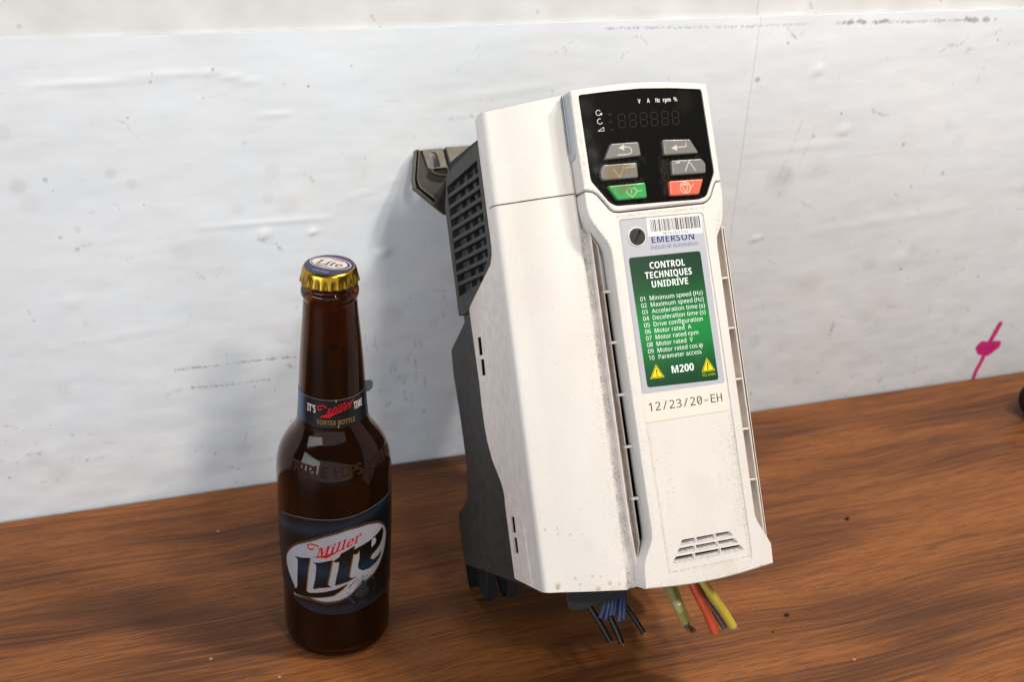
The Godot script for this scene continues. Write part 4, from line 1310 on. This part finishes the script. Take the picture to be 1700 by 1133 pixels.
func build_bottle() -> void:
	var b := Node3D.new()
	b.name = "beer_bottle"
	add_child(b)
	b.position = BOTTLE_AT * MM
	b.rotation.y = FACING
	tag(b, "brown glass beer bottle with gold cap and dark blue labels, left of the drive", "bottle")
	# glass: outside, over the lip, and down the inside
	var outer := PackedVector2Array([Vector2(0.0, 2.4), Vector2(16, 2.2), Vector2(22, 0.6), Vector2(24.5, 0.0), Vector2(26.6, 0.5), Vector2(28.6, 2.0), Vector2(29.7, 4.4), Vector2(30.0, 8), Vector2(30.1, 20)])
	for q in BOTTLE:
		outer.append(Vector2(q[0], q[1]))
	outer.append_array([Vector2(13.6, 212.2), Vector2(14.0, 213.6), Vector2(14.5, 215.0), Vector2(14.6, 216.8), Vector2(14.2, 218.2), Vector2(13.4, 219.2), Vector2(13.2, 221), Vector2(13.3, 226), Vector2(12.6, 227.6), Vector2(11.2, 227.9)])
	var inner := PackedVector2Array([Vector2(10.0, 227.4), Vector2(9.6, 224), Vector2(9.6, 212)])
	var i := BOTTLE.size() - 1
	while i >= 0:
		inner.append(Vector2(BOTTLE[i][0] - (0.8 if BOTTLE[i][1] < 130 else 1.6), BOTTLE[i][1]))
		i -= 1
	inner.append_array([Vector2(29.3, 20), Vector2(29.0, 8.4), Vector2(27, 4.2), Vector2(18, 3.8), Vector2(0.0, 5.0)])
	var prof := smooth_profile(outer)
	prof.append_array(inner)
	var s := Shape.new()
	lathe(s, prof, 112)
	var glass := mat("amber_glass", lin(0.18, 0.062, 0.017), 0.06, {"refraction_enabled": true, "refraction_scale": 0.034})
	glass.albedo_color.a = 0.04
	part("glass", s, glass, b)
	# the beer: fills all but the neck
	s = Shape.new()
	var fill := PackedVector2Array([Vector2(0.0, 5.4), Vector2(18, 4.2), Vector2(26.7, 4.7), Vector2(28.7, 8.7), Vector2(29.1, 20)])
	for q in BOTTLE:
		if q[1] <= 175:
			fill.append(Vector2(q[0] - (1.0 if q[1] < 130 else 1.8), q[1]))
	fill.append_array([Vector2(14.6, 177.0), Vector2(0.0, 176.6)])
	lathe(s, fill, 72)
	part("beer", s, mat("beer", lin(0.004, 0.0015, 0.001), 0.2), b)
	# raised lettering round the shoulder
	part("raised_lettering", raised_letters("TRIPLE HOPS BREWED", 5.4, 122.2, 16.0, 138.0), mat("amber_glass_letters", lin(0.028, 0.014, 0.008), 0.14), b)
	# labels
	var top := table_lookup([[-110, 88.5], [-67, 91.0], [-50, 94.0], [-36, 95.8], [-18, 96.9], [2, 97.4], [19, 98.2], [40, 99.8], [62, 100.0], [110, 98]])
	var low := table_lookup([[-110, 44], [-61, 41.0], [-50, 37.2], [-41, 35.2], [-24, 33.7], [-4, 33.1], [11, 33.4], [27, 34.1], [46, 35.1], [67, 35.4], [110, 36]])
	part("front_label", wrap_sheet(-108, 108, low, top, 0.14, Rect2(-110, 30, 220, 74), 8), front_label_material(), b)
	part("neck_label", wrap_sheet(-180, 180, table_lookup([[-180, 145.8], [180, 145.8]]), table_lookup([[-180, 161.9], [180, 161.9]]), 0.12, Rect2(-90, 144.5, 180, 19), 6), neck_label_material(), b)
	s = Shape.new()                                 # a loose corner of the neck label sticking out on the right
	var outward := around(97, 1.0, 0.0)
	plate(s, rounded(poly([16.9, 155.0, 19.6, 155.6, 21.2, 157.4, 21.6, 161.0, 20.2, 162.3, 16.9, 162.2]), 0.6, 2), [], -0.15, 0.15, 0.05, {"frame": Basis(outward, Vector3.UP, outward.cross(Vector3.UP))})
	part("label_flap", s, mat("label_paper", Color(0.34, 0.38, 0.40), 0.5), b)
	# crown cap: gold, with 21 flutes, a printed disc on top
	s = Shape.new()
	var k := 168
	var rows := [[11.6, 229.9, 0.0], [12.7, 229.5, 0.0], [13.4, 228.7, 0.0], [13.8, 227.4, 0.02], [14.0, 226.0, 0.12], [14.2, 224.6, 0.26], [14.45, 223.2, 0.38], [14.65, 222.2, 0.44], [14.65, 221.9, 0.4], [14.1, 222.0, 0.4]]
	var R := func(row: int, a: float) -> Vector3:
		var q: Array = rows[row]
		var wave := cos(21.0 * a)
		wave = signf(wave) * pow(absf(wave), 0.7)
		var r: float = q[0] + q[2] * wave
		return Vector3(sin(a) * r, q[1], cos(a) * r)
	for row in rows.size() - 1:
		for j in k:
			var P := func(rr: int, jj: int) -> Array:
				var a := TAU * jj / k
				var x := R.call(rr, a) as Vector3
				var da: Vector3 = R.call(rr, a + 0.01) - R.call(rr, a - 0.01)
				var dr: Vector3 = R.call(mini(rr + 1, rows.size() - 1), a) - R.call(maxi(rr - 1, 0), a)
				var n := da.cross(dr).normalized()
				return [x, n if n.dot(x * Vector3(1, 0, 1) + Vector3.UP * 3) > 0 else -n]
			var a: Array = P.call(row, j)
			var c: Array = P.call(row, j + 1)
			var d: Array = P.call(row + 1, j + 1)
			var e: Array = P.call(row + 1, j)
			s.quad(a[0], c[0], d[0], e[0], a[1], c[1], d[1], e[1])
	var cap_ := part("cap", s, mat("gold", Color(0.70, 0.56, 0.20), 0.27, {"metallic": 1.0}), b)
	s = Shape.new()
	for ring in 5:
		for j in 64:
			var P := func(rr: int, jj: int) -> Array:
				var r := 12.5 * rr / 5.0
				var a := TAU * jj / 64.0
				var h := 230.15 - 0.28 * pow(r / 12.5, 4.0)
				return [Vector3(sin(a) * r, h, cos(a) * r), Vector3(sin(a) * 0.09 * pow(r / 12.5, 3.0), 1, cos(a) * 0.09 * pow(r / 12.5, 3.0)).normalized(), Vector2(0.5 + sin(a) * r / 26.0, 0.5 + cos(a) * r / 26.0)]
			var a: Array = P.call(ring, j)
			var c: Array = P.call(ring, j + 1)
			var d: Array = P.call(ring + 1, j + 1)
			var e: Array = P.call(ring + 1, j)
			s.quad(a[0], c[0], d[0], e[0], a[1], c[1], d[1], e[1], a[2], c[2], d[2], e[2])
	part("cap_print", s, cap_material(), cap_)

func smooth_profile(p: PackedVector2Array) -> PackedVector2Array:
	var out := PackedVector2Array()
	for i in p.size() - 1:
		var a := p[maxi(i - 1, 0)]
		var b := p[i]
		var c := p[i + 1]
		var d := p[mini(i + 2, p.size() - 1)]
		for k in 3:
			out.append(b.cubic_interpolate(c, b + (a - b).normalized() * minf(a.distance_to(b), b.distance_to(c)), c + (d - c).normalized() * minf(c.distance_to(d), b.distance_to(c)), k / 3.0))
	out.append(p[-1])
	return out

func raised_letters(words: String, high: float, base: float, shift: float, spread: float) -> Shape:
	var s := Shape.new()
	var f := font("Droid Sans", 700)
	var count := words.length()
	for i in count:
		if words[i] == " ":
			continue
		var deg := shift + (i - (count - 1) / 2.0) * spread / count
		var a := text_mesh(words[i], f, 8.0).surface_get_arrays(0)
		var b: Array = baselines.get(f, [-22.0, 46.0])
		var ix: PackedInt32Array = a[Mesh.ARRAY_INDEX]
		for j in range(0, ix.size(), 3):
			var P := []
			var N := []
			for m in 3:
				var x: Vector3 = a[0][ix[j + m]]
				var n: Vector3 = a[1][ix[j + m]]
				var h: float = base + (x.y - b[0]) / b[1] * high
				var r := bottle_radius(h)
				var ang := deg + rad_to_deg((x.x / b[1] * high) / r) * 1.15
				var out: float = 0.4 if x.z > 0.0 else -0.2
				P.append(around(ang, r + out, h + (0.25 if x.z > 0.0 else 0.0)))
				var e := around(ang, 1.0, 0.0)
				var t := around(ang + 90.0, 1.0, 0.0)
				N.append((t * n.x + Vector3.UP * n.y + e * (n.z + 0.35)).normalized())
			s.tri(P[0], P[1], P[2], N[0], N[1], N[2])
	return s

# the red script word with its loop and swash, from x0 to x1 along a rising line
func script_word(c: Canvas, x0: Vector2, x1: Vector2, high: float, stretch: float, col: Color) -> void:
	var d := x1 - x0
	var k := func(p: Vector2) -> Vector2: return Vector2(p.x * stretch, p.y)
	var turn := atan2(d.y, d.x / stretch)
	var f := font("Droid Serif", 700)
	write(c, "Miller", f, high, (x0 + x1) / 2.0, col, {"shear": 0.32, "turn": 0.0, "width": d.x * 0.93} if false else {"shear": 0.34, "turn": turn, "width": d.length() * 0.92})
	k.call(x0)

func front_label_material() -> StandardMaterial3D:
	# canvas x is degrees round the bottle, one degree being 0.54 mm
	var c := Canvas.new(Vector2(-110, 30), Vector2(110, 104), 18.0, Color(0.02, 0.035, 0.05))
	var r := RandomNumberGenerator.new()
	r.seed = 52
	# dark blue ground with a sheen of teal bands
	var tone := noise(53, 0.01, 2)
	for y in c.im.get_height():
		for x in c.im.get_width():
			var deg := -110.0 + x / 18.0
			var h := 104.0 - y / 18.0
			var band := exp(-pow((h - 92.0 - 0.11 * deg) / 3.2, 2.0)) * 0.9 + exp(-pow((h - 36.0) / 3.0, 2.0)) * 0.8 + exp(-pow((deg + 62.0) / 7.0, 2.0)) * 0.35
			var k := 0.06 * tone.get_noise_2d(x * 0.5, y) + band
			c.im.set_pixel(x, y, Color(0.022 + 0.05 * k, 0.034 + 0.12 * k, 0.055 + 0.16 * k))
	var oval := poly([-34.4, 78.9, -10.6, 85.9, 12.9, 89.7, 33.8, 89.6, 48.1, 86.6, 57.3, 81.7, 61.4, 76.7, 60.3, 70.7, 56.2, 64.3, 47.8, 58.1, 39.4, 54.2, 29.7, 52.8, 21.0, 50.1, 12.7, 45.5, 2.0, 42.9, -12.6, 41.7, -20.5, 42.1, -28.4, 42.9, -51.6, 40.1, -47.3, 45.4, -54.4, 51.1, -60.1, 57.1, -60.0, 64.2, -52.2, 70.6, -43.2, 75.7])
	oval = rounded(oval, 4.0, 5)
	for q in Geometry2D.offset_polygon(oval, 1.3, Geometry2D.JOIN_ROUND):
		c.fill(q, Color(0.36, 0.24, 0.09))
	for q in Geometry2D.offset_polygon(oval, 0.5, Geometry2D.JOIN_ROUND):
		c.fill(q, Color(0.06, 0.10, 0.16))
	c.fill(oval, Color(0.60, 0.60, 0.63))
	var gold := Color(0.50, 0.33, 0.10)
	var deep := func(y: float) -> Color: return Color(0.008, 0.012, 0.02).lerp(Color(0.03, 0.15, 0.22), exp(-pow((y - 62.0) / 7.0, 2.0)))
	var stem := poly([-45.9, 67.8, -36.3, 69.0, -26.7, 70.7, -29.4, 62.7, -33.2, 47.0, -29.8, 46.2, -14.2, 48.5, -0.6, 50.9, 11.0, 53.9, 5.1, 50.3, -3.7, 46.4, -20.4, 44.1, -33.5, 42.6, -49.1, 41.2, -52.1, 42.6, -45.0, 46.7, -42.6, 59.8, -41.6, 66.5])
	var i_ := poly([-24.3, 68.0, -17.2, 68.5, -3.9, 70.9, -6.3, 63.6, -9.6, 54.1, -6.3, 52.6, -18.1, 51.3, -25.1, 49.6, -22.4, 56.0, -20.4, 64.0, -20.8, 67.1])
	var t_ := poly([-3.3, 70.0, 3.4, 72.9, 4.4, 74.8, 11.6, 76.7, 18.1, 78.6, 17.5, 75.9, 22.6, 76.9, 20.5, 74.1, 16.9, 73.4, 14.3, 66.1, 12.1, 58.4, 15.5, 57.2, 20.1, 57.5, 10.1, 55.3, -2.0, 53.5, -0.4, 59.0, 1.7, 64.1, 2.8, 69.5, -1.9, 69.3])
	var e_ := poly([53.6, 82.1, 55.4, 78.8, 53.6, 74.9, 49.5, 71.8, 43.6, 69.8, 37.6, 68.3, 35.8, 66.3, 39.5, 64.6, 46.4, 65.1, 51.8, 67.2, 49.4, 63.4, 42.1, 61.2, 34.5, 60.1, 26.5, 60.4, 22.3, 62.6, 21.8, 64.9, 23.5, 69.1, 23.8, 74.8, 21.0, 72.8, 17.4, 72.7, 22.6, 76.9, 30.1, 77.9, 37.2, 78.7, 46.5, 80.4])
	for p in [stem, i_, t_, e_]:
		var g := PackedVector2Array()
		for x in p:
			g.append(x + Vector2(1.2, -0.25))
		c.fill(g, gold)
	for p in [stem, i_, t_, e_]:
		c.fill(p, deep)
	c.fill(poly([42.3, 78.8, 44.3, 76.6, 42.9, 74.5, 37.7, 73.1, 37.8, 76.6, 39.0, 78.8]), Color(0.60, 0.60, 0.63))
	# red script above it
	var red := Color(0.70, 0.045, 0.06)
	write(c, "Miller", font("Droid Serif", 700), 5.6, Vector2(1.6, 76.2), red, {"shear": 0.45, "turn": 0.205, "width": 46.0})
	c.fill_all(stroke([-17.0, 79.4, -21.6, 80.0, -26.4, 79.9, -29.2, 78.4, -28.2, 76.8, -24.6, 76.4, -22.4, 77.4], 1.0), red)
	c.fill(poly([-25.1, 71.5, -13.1, 73.4, 21.7, 81.6, 3.1, 76.8, -9.3, 72.0]), red)
	# grey badge low on the right, with a ring of small letters and three leaves
	var badge := Vector2(27.0, 47.0)
	for k in 26:
		c.dot(badge, 11.0 - k * 0.3, Color(0.30, 0.31, 0.33), 0.05)
	var words := "GREAT PILSNER TRIPLE HOPS BREWED "
	for k in words.length():
		var a := 2.7 - TAU * k / words.length()
		write(c, words[k], font("Droid Sans", 700), 1.5, badge + Vector2(cos(a) * 15.0, sin(a) * 8.2), Color(0.16, 0.24, 0.38), {"turn": (a - PI / 2) * 0.8, "wide": 1.6})
	for k in 3:
		var a := PI / 2 + TAU * k / 3.0
		c.fill(disc(badge + Vector2(cos(a) * 6.5, sin(a) * 3.6), 3.4, 1.7, a * 0.9), Color(0.10, 0.19, 0.22))
		c.fill_all(stroke([badge.x, badge.y, badge.x + cos(a + PI / 3) * 5.5, badge.y + sin(a + PI / 3) * 3.2], 0.8), Color(0.08, 0.10, 0.12))
	for k in 260:                                   # scuffs on the print
		c.dot(Vector2(r.randf_range(-62, 70), r.randf_range(34, 99)), r.randf_range(0.15, 0.5), Color(0.35, 0.33, 0.30), r.randf_range(0.05, 0.35))
	for k in 40:
		var p := Vector2(r.randf_range(-50, 60), r.randf_range(42, 88))
		c.smear(p, p + Vector2(r.randf_range(-2, 2), r.randf_range(-3, 3)), 0.5, Color(0.36, 0.33, 0.27), 0.3, r, 0.3)
	# pale cut edge along the top and, fainter, the bottom
	c.fill_all(stroke([-67, 90.8, -50, 93.8, -36, 95.6, -18, 96.7, 2, 97.2, 19, 98.0, 40, 99.6, 62, 99.8, 100, 98.3], 0.32), Color(0.46, 0.46, 0.43))
	c.fill_all(stroke([-61, 41.2, -50, 37.4, -41, 35.4, -24, 33.9, -4, 33.3, 11, 33.6, 27, 34.3, 46, 35.3, 67, 35.6], 0.28), Color(0.16, 0.22, 0.25))
	return mat("front_label", Color.WHITE, 0.34, {"albedo_texture": c.texture(2)})

func neck_label_material() -> StandardMaterial3D:
	var c := Canvas.new(Vector2(-90, 144.5), Vector2(90, 163.5), 20.0, Color(0.035, 0.045, 0.085))
	c.fill(rect(-90, 144.5, -62, 163.5), Color(0.16, 0.30, 0.42))  # bluish reflection at the left edge, painted into the label colour
	for i in 16:
		c.fill(rect(-62 + i, 144.5, -61 + i, 163.5), Color(0.16, 0.30, 0.42).lerp(Color(0.035, 0.045, 0.085), (i + 1) / 16.0))
	c.fill(rect(-90, 161.55, 90, 163.5), Color(0.40, 0.38, 0.32))
	var bold := font("Droid Sans", 700)
	var white := Color(0.82, 0.80, 0.76)
	write(c, "IT'S", bold, 4.4, Vector2(-38.0, 153.6), white, {"width": 17.0})
	write(c, "TIME", bold, 4.2, Vector2(47.6, 154.2), white, {"width": 20.0})
	write(c, "VORTEX BOTTLE", bold, 2.7, Vector2(5.4, 147.5), Color(0.50, 0.39, 0.16), {"width": 66.0})
	var red := Color(0.72, 0.05, 0.09)
	write(c, "Miller", font("Droid Serif", 700), 4.3, Vector2(8.6, 154.2), red, {"shear": 0.8, "turn": 0.095, "width": 50.0})
	c.fill_all(stroke([-10.0, 157.6, -16.0, 158.6, -24.0, 158.0, -27.0, 156.6, -24.0, 155.6, -18.0, 156.6], 0.9), red)
	c.fill(poly([-23.5, 151.6, -14.6, 153.2, 34.6, 157.2, 6.3, 154.6, -5.0, 151.8]), red)
	c.fill(rect(5.2, 160.6, 6.4, 161.7), Color(0.7, 0.68, 0.6))
	c.fill(rect(8.0, 145.9, 9.2, 147.0), Color(0.7, 0.68, 0.6))
	return mat("neck_label", Color.WHITE, 0.34, {"albedo_texture": c.texture(2)})

func cap_material() -> StandardMaterial3D:
	var c := Canvas.new(Vector2(-13, -13), Vector2(13, 13), 36.0, Color(0.10, 0.11, 0.30))
	var turn := -0.50
	var o := Vector2(0.6, 1.4)
	c.fill(disc(o, 11.0, 6.9, turn, 60), Color(0.86, 0.83, 0.82))
	c.fill(disc(o, 10.5, 6.4, turn, 60), Color(0.10, 0.11, 0.30))
	c.fill(disc(o + Vector2(-0.4, 0.2), 9.5, 5.6, turn, 60), Color(0.86, 0.80, 0.78))
	write(c, "Lite", font("Droid Serif", 700), 5.0, o + Vector2(-1.6, -2.4), Color(0.11, 0.10, 0.16), {"turn": turn, "width": 13.6, "shear": 0.12})
	c.fill(PackedVector2Array([o + Vector2(-7.6, 0.4).rotated(0), o + Vector2(-5.6, -1.3), o + Vector2(0.6, -4.6), o + Vector2(-1.8, -4.2), o + Vector2(-6.6, -1.6)]), Color(0.11, 0.10, 0.16))
	write(c, "Miller", font("Droid Serif", 700), 1.8, o + Vector2(3.2, 2.1), Color(0.78, 0.14, 0.18), {"turn": turn, "width": 6.4, "shear": 0.3})
	write(c, "A FINE PILSNER", font("Droid Sans", 700), 1.0, Vector2(-4.6, -8.2), Color(0.62, 0.62, 0.70), {"turn": turn, "width": 9.0})
	var r := RandomNumberGenerator.new()
	r.seed = 54
	for k in 60:
		c.dot(Vector2(r.randf_range(-12, 12), r.randf_range(-12, 12)), r.randf_range(0.2, 1.0), Color(0.55, 0.42, 0.34), r.randf_range(0.1, 0.4))
	return mat("cap_print", Color.WHITE, 0.28, {"albedo_texture": c.texture(1), "metallic": 0.25})

# ---------------------------------------------------------------- small things on the bench
func build_small_things() -> void:
	# a black rubber-tyred roller cut off by the right edge of the picture
	var o := Node3D.new()
	o.name = "black_roller"
	add_child(o)
	o.position = Vector3(537, 16, 64) * MM
	o.rotation = Vector3(0, 0.5, PI / 2 - 0.1)
	tag(o, "black ribbed roller lying on the bench at the right edge", "roller")
	var s := Shape.new()
	lathe(s, PackedVector2Array([Vector2(0, -24), Vector2(13, -24), Vector2(16, -22.6), Vector2(17, -20), Vector2(17, -8), Vector2(15.6, -7), Vector2(15.6, -5), Vector2(17, -4), Vector2(17, 6), Vector2(15.6, 7), Vector2(15.6, 9), Vector2(17, 10), Vector2(17, 20), Vector2(16, 22.6), Vector2(13, 24), Vector2(0, 24)]), 48)
	part("tyre", s, mats.black_rubbery, o)
	s = Shape.new()
	lathe(s, PackedVector2Array([Vector2(0, -27), Vector2(4, -27), Vector2(5, -26), Vector2(5, 26), Vector2(4, 27), Vector2(0, 27)]), 24)
	part("axle", s, mats.dusty_aluminium, o)
	# dark crumbs of dirt
	var where := [[296, 149, 1.5, "dark dirt crumb farthest from the wires, right of the drive"], [203, 226, 1.4, "larger dark dirt crumb near the yellow wire's end"], [187, 237, 0.7, "tiny dark crumb just below the larger crumb by the wires"]]
	for q in where:
		s = Shape.new()
		var k := 7
		var pts := []
		for j in 4:
			for i in k:
				var a := TAU * i / k
				var r: float = q[2] * [1.0, 1.05, 0.7, 0.2][j] * rng.randf_range(0.7, 1.2)
				pts.append(Vector3(cos(a) * r * 1.2, q[2] * [0.0, 0.35, 0.8, 1.0][j], sin(a) * r * 0.8))
		for j in 3:
			for i in k:
				var a: Vector3 = pts[j * k + i]
				var b: Vector3 = pts[j * k + (i + 1) % k]
				var c: Vector3 = pts[(j + 1) * k + (i + 1) % k]
				var d: Vector3 = pts[(j + 1) * k + i]
				s.flat(a, b, c, d, a + Vector3.UP * 0.1)
		for i in k - 2:
			s.tri(pts[3 * k], pts[3 * k + i + 1], pts[3 * k + i + 2], Vector3.UP, Vector3.UP, Vector3.UP)
		var m := part("dirt_crumb", s, mat("dirt", Color(0.10, 0.06, 0.04), 0.9))
		m.position = Vector3(q[0], 0, q[1]) * MM
		tag(m, q[3], "crumb", "crumbs of dirt on the bench")
